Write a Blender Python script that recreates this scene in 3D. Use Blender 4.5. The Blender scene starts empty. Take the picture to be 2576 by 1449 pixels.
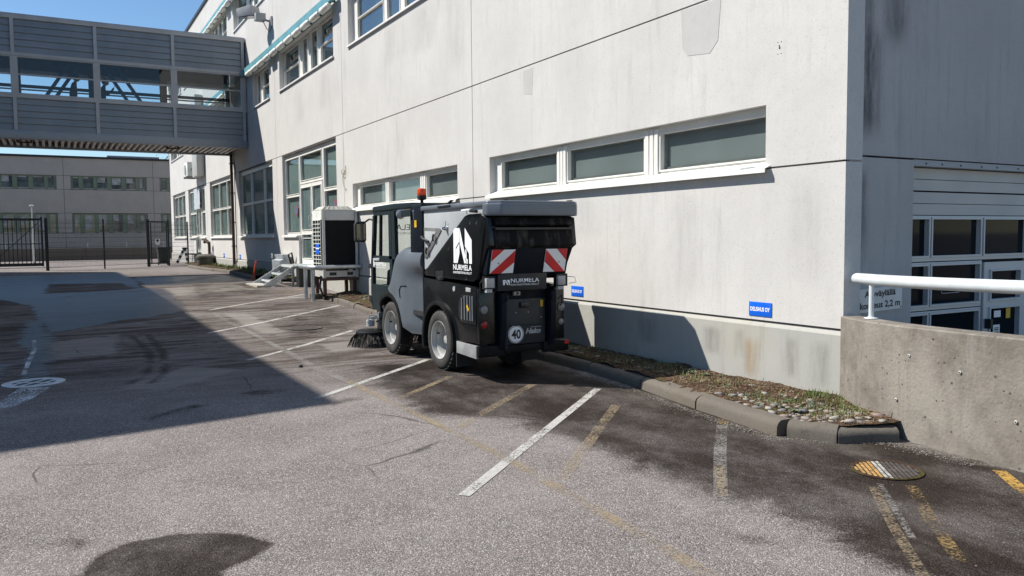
import bpy, bmesh, math, random
from mathutils import Vector, Matrix, noise as mnoise
import numpy as np
random.seed(7)
S = bpy.context.scene
COL = S.collection
R = math.radians

# ------------------------------------------------------------ camera
cam = bpy.data.cameras.new('camera'); camo = bpy.data.objects.new('camera', cam); COL.objects.link(camo)
yaw, pitch, roll = 0.514700418, 0.0640589563, -0.00909910787
f = Vector((math.sin(yaw)*math.cos(pitch), math.cos(yaw)*math.cos(pitch), -math.sin(pitch)))
r = Vector((math.cos(yaw), -math.sin(yaw), 0)); u = r.cross(f)
r2 = math.cos(roll)*r + math.sin(roll)*u; u2 = -math.sin(roll)*r + math.cos(roll)*u
m = Matrix((r2, u2, -f)).transposed().to_4x4(); m.translation = Vector((0, 0, 1.6))
camo.matrix_world = m
cam.sensor_width = 36; cam.lens = 2039.60458/2576*36
cam.clip_start = .05; cam.clip_end = 3000
S.camera = camo

# ------------------------------------------------------------ sky, sun, exposure
SUNV = Vector((-.95, .74, 1.29)).normalized()
elev = math.asin(SUNV.z); azi = math.atan2(SUNV.x, SUNV.y)
W = bpy.data.worlds.new('World'); S.world = W; W.use_nodes = True
nt = W.node_tree; nt.nodes.clear()
sky = nt.nodes.new('ShaderNodeTexSky'); sky.sky_type = 'NISHITA'; sky.sun_disc = False
sky.sun_elevation = elev; sky.sun_rotation = azi; sky.altitude = 0
sky.air_density = 1.0; sky.dust_density = .0; sky.ozone_density = 3.5
bg = nt.nodes.new('ShaderNodeBackground'); bg.inputs[1].default_value = .09
wo = nt.nodes.new('ShaderNodeOutputWorld')
hs = nt.nodes.new('ShaderNodeHueSaturation'); hs.inputs['Saturation'].default_value = 1.10
nt.links.new(sky.outputs[0], hs.inputs['Color']); nt.links.new(hs.outputs[0], bg.inputs[0]); nt.links.new(bg.outputs[0], wo.inputs[0])
sl = bpy.data.lights.new('sun', 'SUN'); sl.energy = 5.0; sl.angle = R(.53); sl.color = (1, .955, .88)
so = bpy.data.objects.new('sun', sl); COL.objects.link(so)
so.rotation_euler = SUNV.to_track_quat('Z', 'Y').to_euler(); so.location = SUNV*60
S.view_settings.view_transform = 'Standard'; S.view_settings.look = 'None'
S.view_settings.exposure = .52; S.view_settings.gamma = 1; S.view_settings.use_curve_mapping = False

# ------------------------------------------------------------ helpers
class NT:
    def __init__(s, name):
        s.m = bpy.data.materials.new(name); s.m.use_nodes = True; s.t = s.m.node_tree
        s.b = s.t.nodes['Principled BSDF']; s.tc = None
    def n(s, typ, **kw):
        nd = s.t.nodes.new(typ)
        for k, v in kw.items():
            if k.startswith('_'): nd.inputs[k[1:].replace('_', ' ')].default_value = v
            else: setattr(nd, k, v)
        return nd
    def l(s, a, b): s.t.links.new(a, b)
    def co(s, scale=(1, 1, 1)):
        if s.tc is None: s.tc = s.n('ShaderNodeTexCoord')
        if scale == (1, 1, 1): return s.tc.outputs['Object']
        mp = s.n('ShaderNodeMapping'); mp.inputs['Scale'].default_value = scale
        s.l(s.tc.outputs['Object'], mp.inputs[0]); return mp.outputs[0]
    def noise(s, scale, detail=4, rough=.55, sc=(1, 1, 1), dist=0):
        n = s.n('ShaderNodeTexNoise'); n.inputs['Scale'].default_value = scale; n.inputs['Detail'].default_value = detail
        n.inputs['Roughness'].default_value = rough; n.inputs['Distortion'].default_value = dist
        s.l(s.co(sc), n.inputs['Vector']); return n.outputs[0]
    def ramp(s, fac, a, b, ca=0, cb=1):
        mr = s.n('ShaderNodeMapRange'); mr.interpolation_type = 'SMOOTHSTEP'
        for i, v in ((1, a), (2, b), (3, ca), (4, cb)): mr.inputs[i].default_value = v
        s.l(fac, mr.inputs[0]); return mr.outputs[0]
    def mix(s, fac, a, b, mode='MIX'):
        mx = s.n('ShaderNodeMix'); mx.data_type = 'RGBA'; mx.blend_type = mode
        for sock, v in ((mx.inputs[0], fac), (mx.inputs[6], a), (mx.inputs[7], b)):
            if isinstance(v, (int, float)): sock.default_value = v
            elif isinstance(v, tuple): sock.default_value = (*v, 1) if len(v) == 3 else v
            else: s.l(v, sock)
        return mx.outputs[2]
    def math(s, op, a, b=0, c=0):
        mm = s.n('ShaderNodeMath'); mm.operation = op
        for i, v in enumerate((a, b, c)):
            if isinstance(v, (int, float)): mm.inputs[i].default_value = v
            else: s.l(v, mm.inputs[i])
        return mm.outputs[0]
    def bump(s, h, strength=.3, dist=.01):
        b = s.n('ShaderNodeBump'); b.inputs['Strength'].default_value = strength; b.inputs['Distance'].default_value = dist
        s.l(h, b.inputs['Height']); s.l(b.outputs[0], s.b.inputs['Normal']); return b
    def col(s, c):
        if isinstance(c, tuple): s.b.inputs['Base Color'].default_value = (*c, 1)
        else: s.l(c, s.b.inputs['Base Color'])
    def set(s, rough=.6, metal=0, ior=1.5, spec=None):
        s.b.inputs['Roughness'].default_value = rough; s.b.inputs['Metallic'].default_value = metal; s.b.inputs['IOR'].default_value = ior
        if spec is not None: s.b.inputs['Specular IOR Level'].default_value = spec

def simple(name, c, rough=.6, metal=0, var=.15, scale=6, bump=0, ior=1.5, dirt=None):
    t = NT(name); d = tuple(x*(1-var) for x in c); h = tuple(min(1, x*(1+var)) for x in c)
    n = t.noise(scale, 5); cc = t.mix(t.ramp(n, .3, .7), d, h)
    if dirt:
        n2 = t.noise(3.1, 6, .65, (1, 1, .35)); cc = t.mix(t.ramp(n2, .5, .8, 0, dirt[1]), cc, dirt[0])
    t.col(cc); t.set(rough, metal, ior)
    rr = t.ramp(t.noise(scale*2, 3), .3, .7, max(.02, rough*.85), min(1, rough*1.2)); t.l(rr, t.b.inputs['Roughness'])
    if bump: t.bump(t.noise(60, 4), bump, .004)
    return t.m

class MB:
    """collects geometry in world coordinates, then links it as ONE mesh object"""
    def __init__(s): s.v = []; s.f = []
    def add(s, vs, fs):
        k = len(s.v); s.v += [tuple(v) for v in vs]; s.f += [tuple(i+k for i in q) for q in fs]; return s
    def box(s, x0, x1, y0, y1, z0, z1):
        x0, x1 = min(x0, x1), max(x0, x1); y0, y1 = min(y0, y1), max(y0, y1); z0, z1 = min(z0, z1), max(z0, z1)
        return s.add([(x, y, z) for z in (z0, z1) for y in (y0, y1) for x in (x0, x1)],
                     [(0, 2, 3, 1), (4, 5, 7, 6), (0, 1, 5, 4), (2, 6, 7, 3), (0, 4, 6, 2), (1, 3, 7, 5)])
    def prism(s, poly, d0, d1, axis='x'):
        """poly in the two other axes (in xyz order), extruded along axis"""
        n = len(poly)
        def P(a, b, d): return (d, a, b) if axis == 'x' else (a, d, b) if axis == 'y' else (a, b, d)
        vs = [P(a, b, d0) for a, b in poly]+[P(a, b, d1) for a, b in poly]
        return s.add(vs, [tuple(range(n))[::-1], tuple(range(n, 2*n))]+[(i, (i+1) % n, n+(i+1) % n, n+i) for i in range(n)])
    def bar(s, a, b, w, h=None, up=(0, 0, 1)):
        h = h or w; a = Vector(a); b = Vector(b); d = (b-a).normalized(); up = Vector(up)
        if abs(d.dot(up)) > .98: up = Vector((0, 1, 0))
        x = d.cross(up).normalized(); z = x.cross(d)
        vs = [p+x*sx*w/2+z*sz*h/2 for p in (a, b) for sx, sz in ((-1, -1), (1, -1), (1, 1), (-1, 1))]
        return s.add(vs, [(3, 2, 1, 0), (4, 5, 6, 7)]+[(i, (i+1) % 4, 4+(i+1) % 4, 4+i) for i in range(4)])
    def tube(s, pts, r, n=10, r1=None, cap=True):
        pts = [Vector(p) for p in pts]; k = len(s.v); m_ = len(pts); prev = None
        for i, p in enumerate(pts):
            d = ((pts[min(i+1, m_-1)]-pts[max(i-1, 0)])).normalized()
            if prev is None:
                up = Vector((0, 0, 1)) if abs(d.z) < .9 else Vector((1, 0, 0)); x = d.cross(up).normalized()
            else: x = (prev-d*prev.dot(d)).normalized()
            prev = x; y = d.cross(x); rr = r if r1 is None else r+(r1-r)*i/(m_-1)
            for j in range(n):
                a = 2*math.pi*j/n; s.v.append(tuple(p+x*rr*math.cos(a)+y*rr*math.sin(a)))
        for i in range(m_-1):
            for j in range(n):
                s.f.append((k+i*n+j, k+i*n+(j+1) % n, k+(i+1)*n+(j+1) % n, k+(i+1)*n+j))
        if cap: s.f.append(tuple(k+j for j in range(n))[::-1]); s.f.append(tuple(k+(m_-1)*n+j for j in range(n)))
        return s
    def lathe(s, prof, c, axis=(0, 0, 1), n=24, caps=True):
        """prof: (radius, along) pairs"""
        ax = Vector(axis).normalized(); c = Vector(c); up = Vector((0, 0, 1)) if abs(ax.z) < .9 else Vector((1, 0, 0))
        x = ax.cross(up).normalized(); y = ax.cross(x); k = len(s.v)
        for rr, h in prof:
            for j in range(n):
                a = 2*math.pi*j/n; s.v.append(tuple(c+ax*h+(x*math.cos(a)+y*math.sin(a))*rr))
        for i in range(len(prof)-1):
            for j in range(n):
                s.f.append((k+i*n+j, k+(i+1)*n+j, k+(i+1)*n+(j+1) % n, k+i*n+(j+1) % n))
        if caps: s.f.append(tuple(k+j for j in range(n))); s.f.append(tuple(k+(len(prof)-1)*n+j for j in range(n))[::-1])
        return s
    def build(s, name, mat, parent=None, bevel=0, smooth=False, seg=2):
        off = Vector(wl(parent)) if parent else Vector((0, 0, 0))
        me = bpy.data.meshes.new(name)
        me.from_pydata([tuple(Vector(v)-off) for v in s.v], [], s.f); me.update()
        bm = bmesh.new(); bm.from_mesh(me)
        bmesh.ops.recalc_face_normals(bm, faces=bm.faces)
        if bevel:
            bmesh.ops.remove_doubles(bm, verts=bm.verts, dist=1e-5)
            es = [e for e in bm.edges if len(e.link_faces) == 2 and e.calc_face_angle(0) > R(32)]
            bmesh.ops.bevel(bm, geom=es, offset=bevel, segments=seg, affect='EDGES', profile=.6, clamp_overlap=True)
        bm.to_mesh(me); bm.free()
        me.materials.append(mat)
        if smooth or bevel:
            me.polygons.foreach_set('use_smooth', [True]*len(me.polygons))
            try: me.set_sharp_from_angle(angle=R(38))
            except Exception: pass
        o = bpy.data.objects.new(name, me); COL.objects.link(o); o.parent = parent
        return o
WL = {}
def wl(o):
    v = Vector((0, 0, 0))
    while o is not None: v += o.location; o = o.parent
    return v
def thing(name, label, cat, loc=(0, 0, 0), group=None):
    o = bpy.data.objects.new(name, None); COL.objects.link(o); o.location = loc; o.empty_display_size = .2
    o['label'] = label; o['category'] = cat
    if group: o['group'] = group
    return o
def tag(o, label, cat, group=None):
    o['label'] = label; o['category'] = cat
    if group: o['group'] = group
    return o
def struct(o): o['kind'] = 'structure'; return o
def rep(src, dx, dy, dz, parent=None, name=None):
    """copy of a mesh part shifted in the world"""
    c = src.copy(); COL.objects.link(c); c.location = src.location+Vector((dx, dy, dz))
    if parent: c.parent = parent
    return c
def text(body, name, mat, parent, origin, xdir, ydir, height, width=None, depth=.0015, bold=0, shear=0):
    cu = bpy.data.curves.new(name, 'FONT'); cu.body = body; cu.size = 1; cu.extrude = 0; cu.offset = bold; cu.shear = shear
    cu.resolution_u = 3
    to = bpy.data.objects.new(name, cu); COL.objects.link(to)
    dg = bpy.context.evaluated_depsgraph_get(); dg.update()
    me = bpy.data.meshes.new_from_object(to.evaluated_get(dg))
    COL.objects.unlink(to); bpy.data.objects.remove(to); bpy.data.curves.remove(cu)
    co = np.array([v.co[:2] for v in me.vertices]); mn = co.min(0); mx = co.max(0); me.name = name
    sy = height/(mx[1]-mn[1]); sx = sy if width is None else width/(mx[0]-mn[0])
    X = Vector(xdir); Y = Vector(ydir); Z = X.cross(Y); off = wl(parent) if parent else Vector()
    O = Vector(origin)
    for v in me.vertices:
        v.co = O+X*(v.co.x-mn[0])*sx+Y*(v.co.y-mn[1])*sy+Z*depth-off
    me.materials.clear(); me.materials.append(mat)
    o = bpy.data.objects.new(name, me); COL.objects.link(o); o.parent = parent; return o
def poly_print(polys, name, mat, parent, origin, xdir, ydir, w, h, depth=.0015):
    X = Vector(xdir); Y = Vector(ydir); Z = X.cross(Y); O = Vector(origin); mb = MB()
    for p in polys:
        mb.add([O+X*a*w+Y*b*h+Z*depth for a, b in p], [tuple(range(len(p)))])
    off = wl(parent) if parent else Vector()
    me = bpy.data.meshes.new(name); me.from_pydata([tuple(Vector(v)-off) for v in mb.v], [], mb.f); me.materials.append(mat)
    o = bpy.data.objects.new(name, me); COL.objects.link(o); o.parent = parent; return o
def zg(Y): return float(np.interp(Y, [0, 12, 15, 17.5, 20, 23, 29, 80], [0, 0, .08, .2, .28, .33, .36, .36]))

# ------------------------------------------------------------ materials
def concrete(name, c=(.50, .495, .475), streak=.35, grain=1, stain=(.30, .295, .29), warm=.0):
    t = NT(name)
    n1 = t.noise(.9, 6, .6); n2 = t.noise(70, 3, .6); n3 = t.noise(4.2, 5, .7, (1, 1, .16)); n4 = t.noise(.45, 3, .5, (1, 1, .4))
    cc = t.mix(t.ramp(n1, .3, .7), tuple(x*.93 for x in c), tuple(x*1.05 for x in c))
    cc = t.mix(t.math('MULTIPLY', t.ramp(n3, .5, .78), t.ramp(n4, .45, .62, 0, streak)), cc, stain)
    n7 = t.noise(11, 4, .7, (1, 1, .06)); cc = t.mix(t.math('MULTIPLY', t.ramp(n7, .5, .72), t.ramp(n1, .4, .6, 0, streak*.5)), cc, stain)
    cc = t.mix(t.ramp(n2, .35, .7, 0, .22*grain), cc, tuple(x*1.25 for x in c))
    n6 = t.noise(34, 3, .6); cc = t.mix(t.ramp(n6, .55, .74, 0, .38*grain), cc, tuple(x*.60 for x in c)); n8 = t.noise(7, 5, .7); cc = t.mix(t.ramp(n8, .45, .75, 0, .22), cc, tuple(x*.78 for x in c))
    if warm: cc = t.mix(t.ramp(t.noise(.7, 4), .5, .75, 0, warm), cc, (c[0]*1.0, c[1]*.93, c[2]*.82))
    t.col(cc); t.set(.9, spec=.25); t.bump(t.math('ADD', n2, t.math('MULTIPLY', t.noise(150, 2), .9)), .5*grain, .003)
    return t.m
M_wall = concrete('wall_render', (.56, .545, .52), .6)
M_endwall_shaded = concrete('end_wall_shaded_render', (.43, .42, .405), .9, 1, (.20, .20, .205))  # same render as the facade, its shade painted in as a darker tone
M_plinth = concrete('plinth_concrete', (.385, .38, .35), .7, .5, (.21, .20, .175), .6)
M_bgwall = concrete('background_wall', (.40, .375, .34), .3, .5, (.2, .19, .18))
M_leftwall = concrete('opposite_wall', (.36, .36, .35), .3, .5)
def ramp_wall_mat():
    t = NT('cast_concrete'); n1 = t.noise(1.6, 6, .65); n2 = t.noise(9, 6, .7)
    cc = t.mix(t.ramp(n1, .36, .64), (.165, .145, .122), (.285, .258, .222)); cc = t.mix(t.ramp(n2, .45, .8, 0, .5), cc, (.30, .272, .232))
    v = t.n('ShaderNodeTexVoronoi'); v.inputs['Scale'].default_value = 24; t.l(t.co(), v.inputs['Vector'])
    vc = t.n('ShaderNodeTexWhiteNoise'); t.l(v.outputs['Position'], vc.inputs['Vector'])
    rad = t.math('MULTIPLY', t.ramp(vc.outputs['Value'], .62, 1.0), .24)
    pit = t.math('LESS_THAN', v.outputs['Distance'], rad)
    st = t.noise(3, 5, .7, (1, 1, .12)); cc = t.mix(t.ramp(st, .48, .72, 0, .55), cc, (.125, .105, .085)); cc = t.mix(t.ramp(t.noise(2.4, 5, .7, (1, 1, .2)), .55, .7, 0, .45), cc, (.30, .285, .26)); cc = t.mix(t.ramp(t.noise(38, 4, .6), .5, .75, 0, .3), cc, (.11, .1, .085))
    cc = t.mix(t.math('MULTIPLY', pit, .85), cc, (.07, .06, .055)); t.col(cc); t.set(.92, spec=.2)
    t.bump(t.math('SUBTRACT', t.math('ADD', t.math('MULTIPLY', t.noise(45, 4), .8), t.math('MULTIPLY', t.noise(12, 4), .8)), pit), .7, .008); return t.m
M_ramp = ramp_wall_mat()
M_joint = simple('joint_sealant', (.13, .12, .12), .9)
M_white = simple('white_frame_paint', (.74, .73, .68), .42, 0, .05, 3, dirt=((.5, .46, .4), .35))
M_sill = simple('white_sill_metal', (.80, .79, .75), .4, 0, .04, 2)
M_peel = simple('bare_zinc', (.36, .40, .40), .5, .3)
M_frame_grey = simple('grey_frame_paint', (.34, .345, .35), .5, 0, .08, 4)
M_clad = simple('grey_blue_cladding', (.20, .225, .25), .42, .25, .1, 1.3, dirt=((.14, .15, .16), .4))
M_trim = simple('light_grey_trim', (.37, .375, .38), .45, .1, .08, 2, dirt=((.25, .24, .23), .4))
M_fascia = simple('fascia_metal', (.25, .275, .30), .4, .3, .1, 1)
M_soffit = simple('soffit_sheet', (.62, .58, .54), .5, .2, .12, 2)
M_dark = simple('dark_metal', (.02, .022, .025), .5, .3)
M_black = simple('black_rubber', (.018, .018, .019), .75)
M_fence = simple('dark_green_black_paint', (.012, .016, .02), .5, .2)
M_galv = simple('galvanised_steel', (.46, .49, .50), .42, .75, .18, 9)
M_rail = simple('pale_grey_rail_paint', (.62, .66, .67), .35, .1, .08, 5, dirt=((.4, .4, .38), .3))
M_blue = simple('turquoise_fascia', (.13, .33, .37), .45, .1, .12, 2)
M_roller = simple('cream_roller', (.76, .74, .66), .5)
M_brace = simple('blue_steel_brace', (.018, .09, .19), .45, .2)
M_intdark = simple('dark_interior_lining', (.055, .062, .068), .8)
M_green = simple('sage_window_paint', (.16, .21, .15), .6, 0, .12, 2)
M_winclear = None
M_curtain = simple('pale_curtain', (.33, .34, .34), .8, 0, .3, 4)
M_roofedge = simple('black_roof_edge', (.012, .014, .02), .5)
M_brown = simple('rust_brown_steel', (.07, .035, .03), .6)
M_unit = simple('unit_painted_steel', (.50, .50, .48), .45, .1, .06, 3, dirt=((.33, .31, .28), .4))
M_unitside = simple('unit_white_grille', (.74, .76, .70), .45)
M_coil = simple('condenser_coil', (.016, .018, .019), .9)
M_coil.node_tree.nodes['Principled BSDF'].inputs['Specular IOR Level'].default_value = .1
M_signblue = simple('sign_blue', (.005, .12, .66), .4, 0, .04)
M_signwhite = simple('sign_white', (.85, .86, .86), .4, 0, .02)
M_print = simple('print_white', (.86, .87, .88), .35, 0, .02)
M_printgrey = simple('print_grey', (.42, .43, .44), .4, 0, .03)
M_printblack = simple('print_black', (.012, .012, .014), .5)
M_signplate = simple('old_sign_plate', (.66, .65, .60), .5, 0, .1, 6)
M_red = simple('red_reflective', (.62, .02, .025), .35)
M_redst = simple('faded_red_sticker', (.34, .05, .06), .5)
M_bluest = simple('faded_blue_sticker', (.07, .12, .22), .5)
M_yellow = simple('yellow_label', (.62, .38, .02), .5)
M_redmark = simple('red_marker', (.55, .06, .03), .5)
M_bin = simple('bin_plastic', (.02, .03, .025), .5)
M_bark = simple('bark', (.09, .07, .05), .9)
M_skin = simple('dark_skin_shade', (.25, .16, .12), .6)
M_cloth = simple('dark_clothes', (.02, .022, .03), .85)
M_hair = simple('dark_hair', (.02, .015, .012), .8)
# sweeper
M_grey = simple('silver_grey_body', (.50, .52, .53), .30, .1, .05, 1.5, dirt=((.32, .33, .33), .3))
M_tank = simple('slate_blue_grey_body', (.135, .155, .178), .34, .15, .06, 3, dirt=((.2, .2, .2), .25))
M_slate = simple('dark_slate_cab', (.022, .032, .036), .32, .1, .05, 2, dirt=((.06, .065, .06), .2))
M_gloss = simple('gloss_black_body', (.007, .008, .009), .22, 0, .1, 1.2, dirt=((.035, .033, .03), .25))
M_dirtyblack = simple('dusty_black_plastic', (.010, .0105, .011), .5, 0, .3, 3, dirt=((.05, .046, .04), .5))
M_navy = simple('navy_steel', (.007, .010, .016), .5, .1)
M_rim = simple('white_rim_paint', (.40, .40, .385), .35, .1, .10, 9, dirt=((.13, .11, .09), .8))
M_tyre = simple('tyre_rubber', (.035, .034, .033), .85, 0, .2, 12, dirt=((.11, .095, .08), .6))
M_slatb = simple('grey_slat', (.13, .14, .15), .4)
M_chrome = simple('bright_metal', (.6, .6, .6), .2, 1)
M_lampglass = simple('lamp_lens', (.38, .38, .37), .12)
M_zinc = simple('zinc_bumper', (.36, .38, .38), .4, .3, .15, 6, dirt=((.5, .48, .42), .4))
for m_ in (M_dirtyblack, M_navy, M_slate): m_.node_tree.nodes['Principled BSDF'].inputs['Specular IOR Level'].default_value = .14
M_hatch = simple('dull_hatch_metal', (.20, .20, .20), .5, .3, .2, 8)
def muddy():
    t = NT('muddy_black_flap'); n = t.noise(9, 5, .65, (1, 1, .22)); n2 = t.noise(2.5, 3)
    t.col(t.mix(t.math('MULTIPLY', t.ramp(n, .48, .62), t.ramp(n2, .4, .6, .2, 1)), (.006, .006, .007), (.055, .05, .044))); t.set(.6, spec=.12); return t.m
M_muddy = muddy()
M_bristle = simple('black_bristles', (.02, .02, .02), .8)
M_seat = simple('seat_fabric', (.015, .015, .017), .8)
def beacon_mat():
    t = NT('orange_lens'); t.col((.95, .10, .015)); t.set(.12); t.b.inputs['Transmission Weight'].default_value = .35; return t.m
M_beacon = beacon_mat()
def glass_mat(name, c=(.035, .055, .055), rough=.04, ior=1.75, var=.25, scale=.35, wav=.0):
    t = NT(name); n = t.noise(scale, 3, .5)
    t.col(t.mix(t.ramp(n, .35, .65), tuple(x*(1-var) for x in c), tuple(x*(1+var) for x in c))); t.set(rough, 0, ior)
    if wav: t.bump(t.noise(1.1, 2), .08, .02)
    return t.m
M_glass_strip = glass_mat('grey_frosted_glass', (.062, .085, .09), .12, 1.5, .3, 1.1)
M_glass_tall = glass_mat('teal_window_glass', (.10, .15, .145), .05, 1.6, .35, .5)
M_glass_up = glass_mat('reflecting_window_glass', (.03, .045, .055), .02, 2.4, .3, .6)
M_glass_dark = glass_mat('dark_window_glass', (.012, .016, .02), .05, 1.3)
M_glass_bg = glass_mat('background_window_glass', (.05, .065, .075), .05, 1.7, .6, .9)
def clear_glass(name, tint=(.75, .84, .86), refl=.14, rough=.0):
    t = NT(name); t.t.nodes.remove(t.b); out = [n for n in t.t.nodes if n.type == 'OUTPUT_MATERIAL'][0]
    tr = t.n('ShaderNodeBsdfTransparent'); tr.inputs[0].default_value = (*tint, 1)
    gl = t.n('ShaderNodeBsdfGlossy'); gl.inputs['Roughness'].default_value = rough
    lw = t.n('ShaderNodeLayerWeight'); lw.inputs[0].default_value = .5
    ad = t.math('ADD', t.math('MULTIPLY', t.math('POWER', lw.outputs['Facing'], 5.0), .45), .02+refl*.15)
    mx = t.n('ShaderNodeMixShader'); t.l(ad, mx.inputs[0]); t.l(tr.outputs[0], mx.inputs[1]); t.l(gl.outputs[0], mx.inputs[2]); t.l(mx.outputs[0], out.inputs[0])
    return t.m
M_clear = clear_glass('clear_bridge_glass', (.93, .96, .97), .1)
M_cabglass = clear_glass('tinted_cab_glass', (.93, .95, .94), .05)
M_film = clear_glass('plastic_film', (.8, .86, .9), .5, .25)

M_winclear = clear_glass('window_glass_clear', (.86, .89, .885), .5, .02)
M_blind = simple('grey_roller_blind', (.27, .295, .295), .8, 0, .12, .8)
M_blindt = simple('teal_frosted_film', (.26, .34, .325), .7, 0, .18, .5)
M_innerf = simple('inner_sash', (.2, .2, .19), .6)
# asphalt, with stains and painted grazing-view darkening read from point attributes of the ground mesh
def asphalt():
    t = NT('asphalt')
    at = lambda n: t.n('ShaderNodeAttribute', attribute_name=n).outputs['Fac']
    v = t.n('ShaderNodeTexVoronoi'); v.inputs['Scale'].default_value = 125; t.l(t.co(), v.inputs['Vector'])
    sep = t.n('ShaderNodeSeparateColor'); t.l(v.outputs['Color'], sep.inputs[0])
    v2 = t.n('ShaderNodeTexVoronoi'); v2.inputs['Scale'].default_value = 190; t.l(t.co(), v2.inputs['Vector'])
    sep2 = t.n('ShaderNodeSeparateColor'); t.l(v2.outputs['Color'], sep2.inputs[0])
    big = t.noise(.55, 6, .6); med = t.noise(3.2, 6, .65); wear = t.noise(1.3, 5, .6, dist=.6)
    base = t.mix(t.ramp(big, .3, .7), (.165, .145, .137), (.25, .226, .214))
    base = t.mix(t.ramp(med, .4, .75, 0, .45), base, (.105, .092, .085)); base = t.mix(t.ramp(t.noise(1.4, 6, .7, (.6, 1.5, 1), .5), .48, .72, 0, .45), base, (.105, .090, .080)); base = t.mix(t.ramp(t.noise(.8, 5, .65), .52, .75, 0, .4), base, (.235, .215, .205))
    st = t.mix(sep.outputs[1], (.34, .265, .235), (.34, .33, .32))
    base = t.mix(t.ramp(sep.outputs[0], .52, .80, 0, .62), base, st)
    base = t.mix(t.ramp(sep.outputs[2], .88, .96, 0, .8), base, (.47, .44, .41))
    dk = t.math('MULTIPLY', t.ramp(sep2.outputs[0], .70, .85, 0, .85), t.ramp(wear, .3, .62, .35, 1))
    base = t.mix(dk, base, (.05, .046, .046))
    damp_grazing = t.ramp(t.math('ADD', at('damp_grazing'), t.math('ADD', t.math('MULTIPLY', t.math('SUBTRACT', t.noise(2.2, 7, .72, (1, 1, 1), .6), .5), 1.05), t.math('MULTIPLY', t.math('SUBTRACT', sep.outputs[1], .5), .16))), .30, .68)
    damp_grazing = t.math('MULTIPLY', damp_grazing, t.ramp(t.noise(1.3, 6, .7, (1.4, .8, 1)), .30, .62, .62, 1))
    wet = t.ramp(t.math('ADD', at('wet'), t.math('MULTIPLY', t.math('SUBTRACT', t.noise(1.9, 7, .72, (.6, 2.0, 1), 1.0), .5), 1.5)), .38, .60)
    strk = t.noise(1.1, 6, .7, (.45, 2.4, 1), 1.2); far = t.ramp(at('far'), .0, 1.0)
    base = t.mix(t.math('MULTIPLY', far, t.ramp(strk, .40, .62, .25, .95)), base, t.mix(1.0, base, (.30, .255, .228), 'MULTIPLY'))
    pale = t.ramp(t.math('ADD', at('pale'), t.math('MULTIPLY', t.math('SUBTRACT', t.noise(4, 6, .7), .5), .8)), .45, .8)
    base = t.mix(t.math('MULTIPLY', pale, .5), base, (.30, .28, .25))
    dcol = t.mix(1.0, base, (.10, .077, .062), 'MULTIPLY')
    base = t.mix(t.math('MULTIPLY', damp_grazing, .95), base, dcol)
    base = t.mix(t.math('MULTIPLY', wet, .85), base, t.mix(1.0, base, (.34, .33, .34), 'MULTIPLY'))
    line = at('line'); ln = t.ramp(t.math('ADD', line, t.math('MULTIPLY', t.math('SUBTRACT', t.noise(9, 4), .5), .3)), .4, .6)
    base = t.mix(t.math('MULTIPLY', ln, .8), base, (.045, .042, .042))
    t.col(base)
    rr = t.mix(wet, (.85, .85, .85), (.30, .30, .30)); rr = t.mix(damp_grazing, rr, (.7, .7, .7)); t.l(rr, t.b.inputs['Roughness'])
    cr = t.n('ShaderNodeTexVoronoi', feature='DISTANCE_TO_EDGE'); cr.inputs['Scale'].default_value = .55; wv = t.n('ShaderNodeMix'); wv.data_type = 'VECTOR'; wv.inputs[0].default_value = .18; nz = t.n('ShaderNodeTexNoise'); nz.inputs['Scale'].default_value = 1.7; t.l(t.co(), nz.inputs['Vector']); t.l(t.co(), wv.inputs[4]); t.l(nz.outputs['Color'], wv.inputs[5]); t.l(wv.outputs[1], cr.inputs['Vector'])
    crk = t.math('MULTIPLY', t.ramp(cr.outputs['Distance'], .0, .006, 1, 0), t.ramp(t.noise(.6, 2), .52, .60)); base = t.mix(t.math('MULTIPLY', crk, .7), base, (.03, .028, .026)); t.col(base)
    h = t.math('ADD', t.math('MULTIPLY', v.outputs['Distance'], -1.0), t.math('MULTIPLY', t.noise(120, 3), .6))
    b = t.bump(h, .8, .006); bs = t.math('SUBTRACT', .85, t.math('MULTIPLY', wet, .6)); t.l(bs, b.inputs['Strength'])
    t.set(.85, spec=.08); t.l(rr, t.b.inputs['Roughness'])
    return t.m
M_asphalt = asphalt()
def paint_mat(name, c, lo, hi, a=1.0):
    t = NT(name); out = [n for n in t.t.nodes if n.type == 'OUTPUT_MATERIAL'][0]
    n2 = t.noise(30, 4, .6); t.col(t.mix(t.ramp(n2, .35, .7), tuple(x*.8 for x in c), c)); t.set(.8)
    k = t.math('ADD', t.math('MULTIPLY', t.noise(55, 3, .6), .55), t.math('MULTIPLY', t.noise(2.6, 5, .6), .45))
    fac = t.ramp(k, lo, hi, 0, a)
    tr = t.n('ShaderNodeBsdfTransparent'); mx = t.n('ShaderNodeMixShader')
    t.l(fac, mx.inputs[0]); t.l(tr.outputs[0], mx.inputs[1]); t.l(t.b.outputs[0], mx.inputs[2]); t.l(mx.outputs[0], out.inputs[0]); return t.m
M_pw = paint_mat('white_line_paint', (.47, .455, .42), .40, .50, .95)
M_pwf = paint_mat('faded_white_paint', (.38, .36, .33), .42, .60, .52)
M_py = paint_mat('orange_line_paint', (.52, .31, .07), .45, .56, .85)
M_pyf = paint_mat('faded_orange_paint', (.40, .31, .19), .42, .62, .62)
M_pyg = paint_mat('worn_orange_paint', (.36, .24, .09), .46, .62, .7)
M_pws = paint_mat('splashed_white_paint', (.62, .66, .68), .46, .56, .95)
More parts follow.
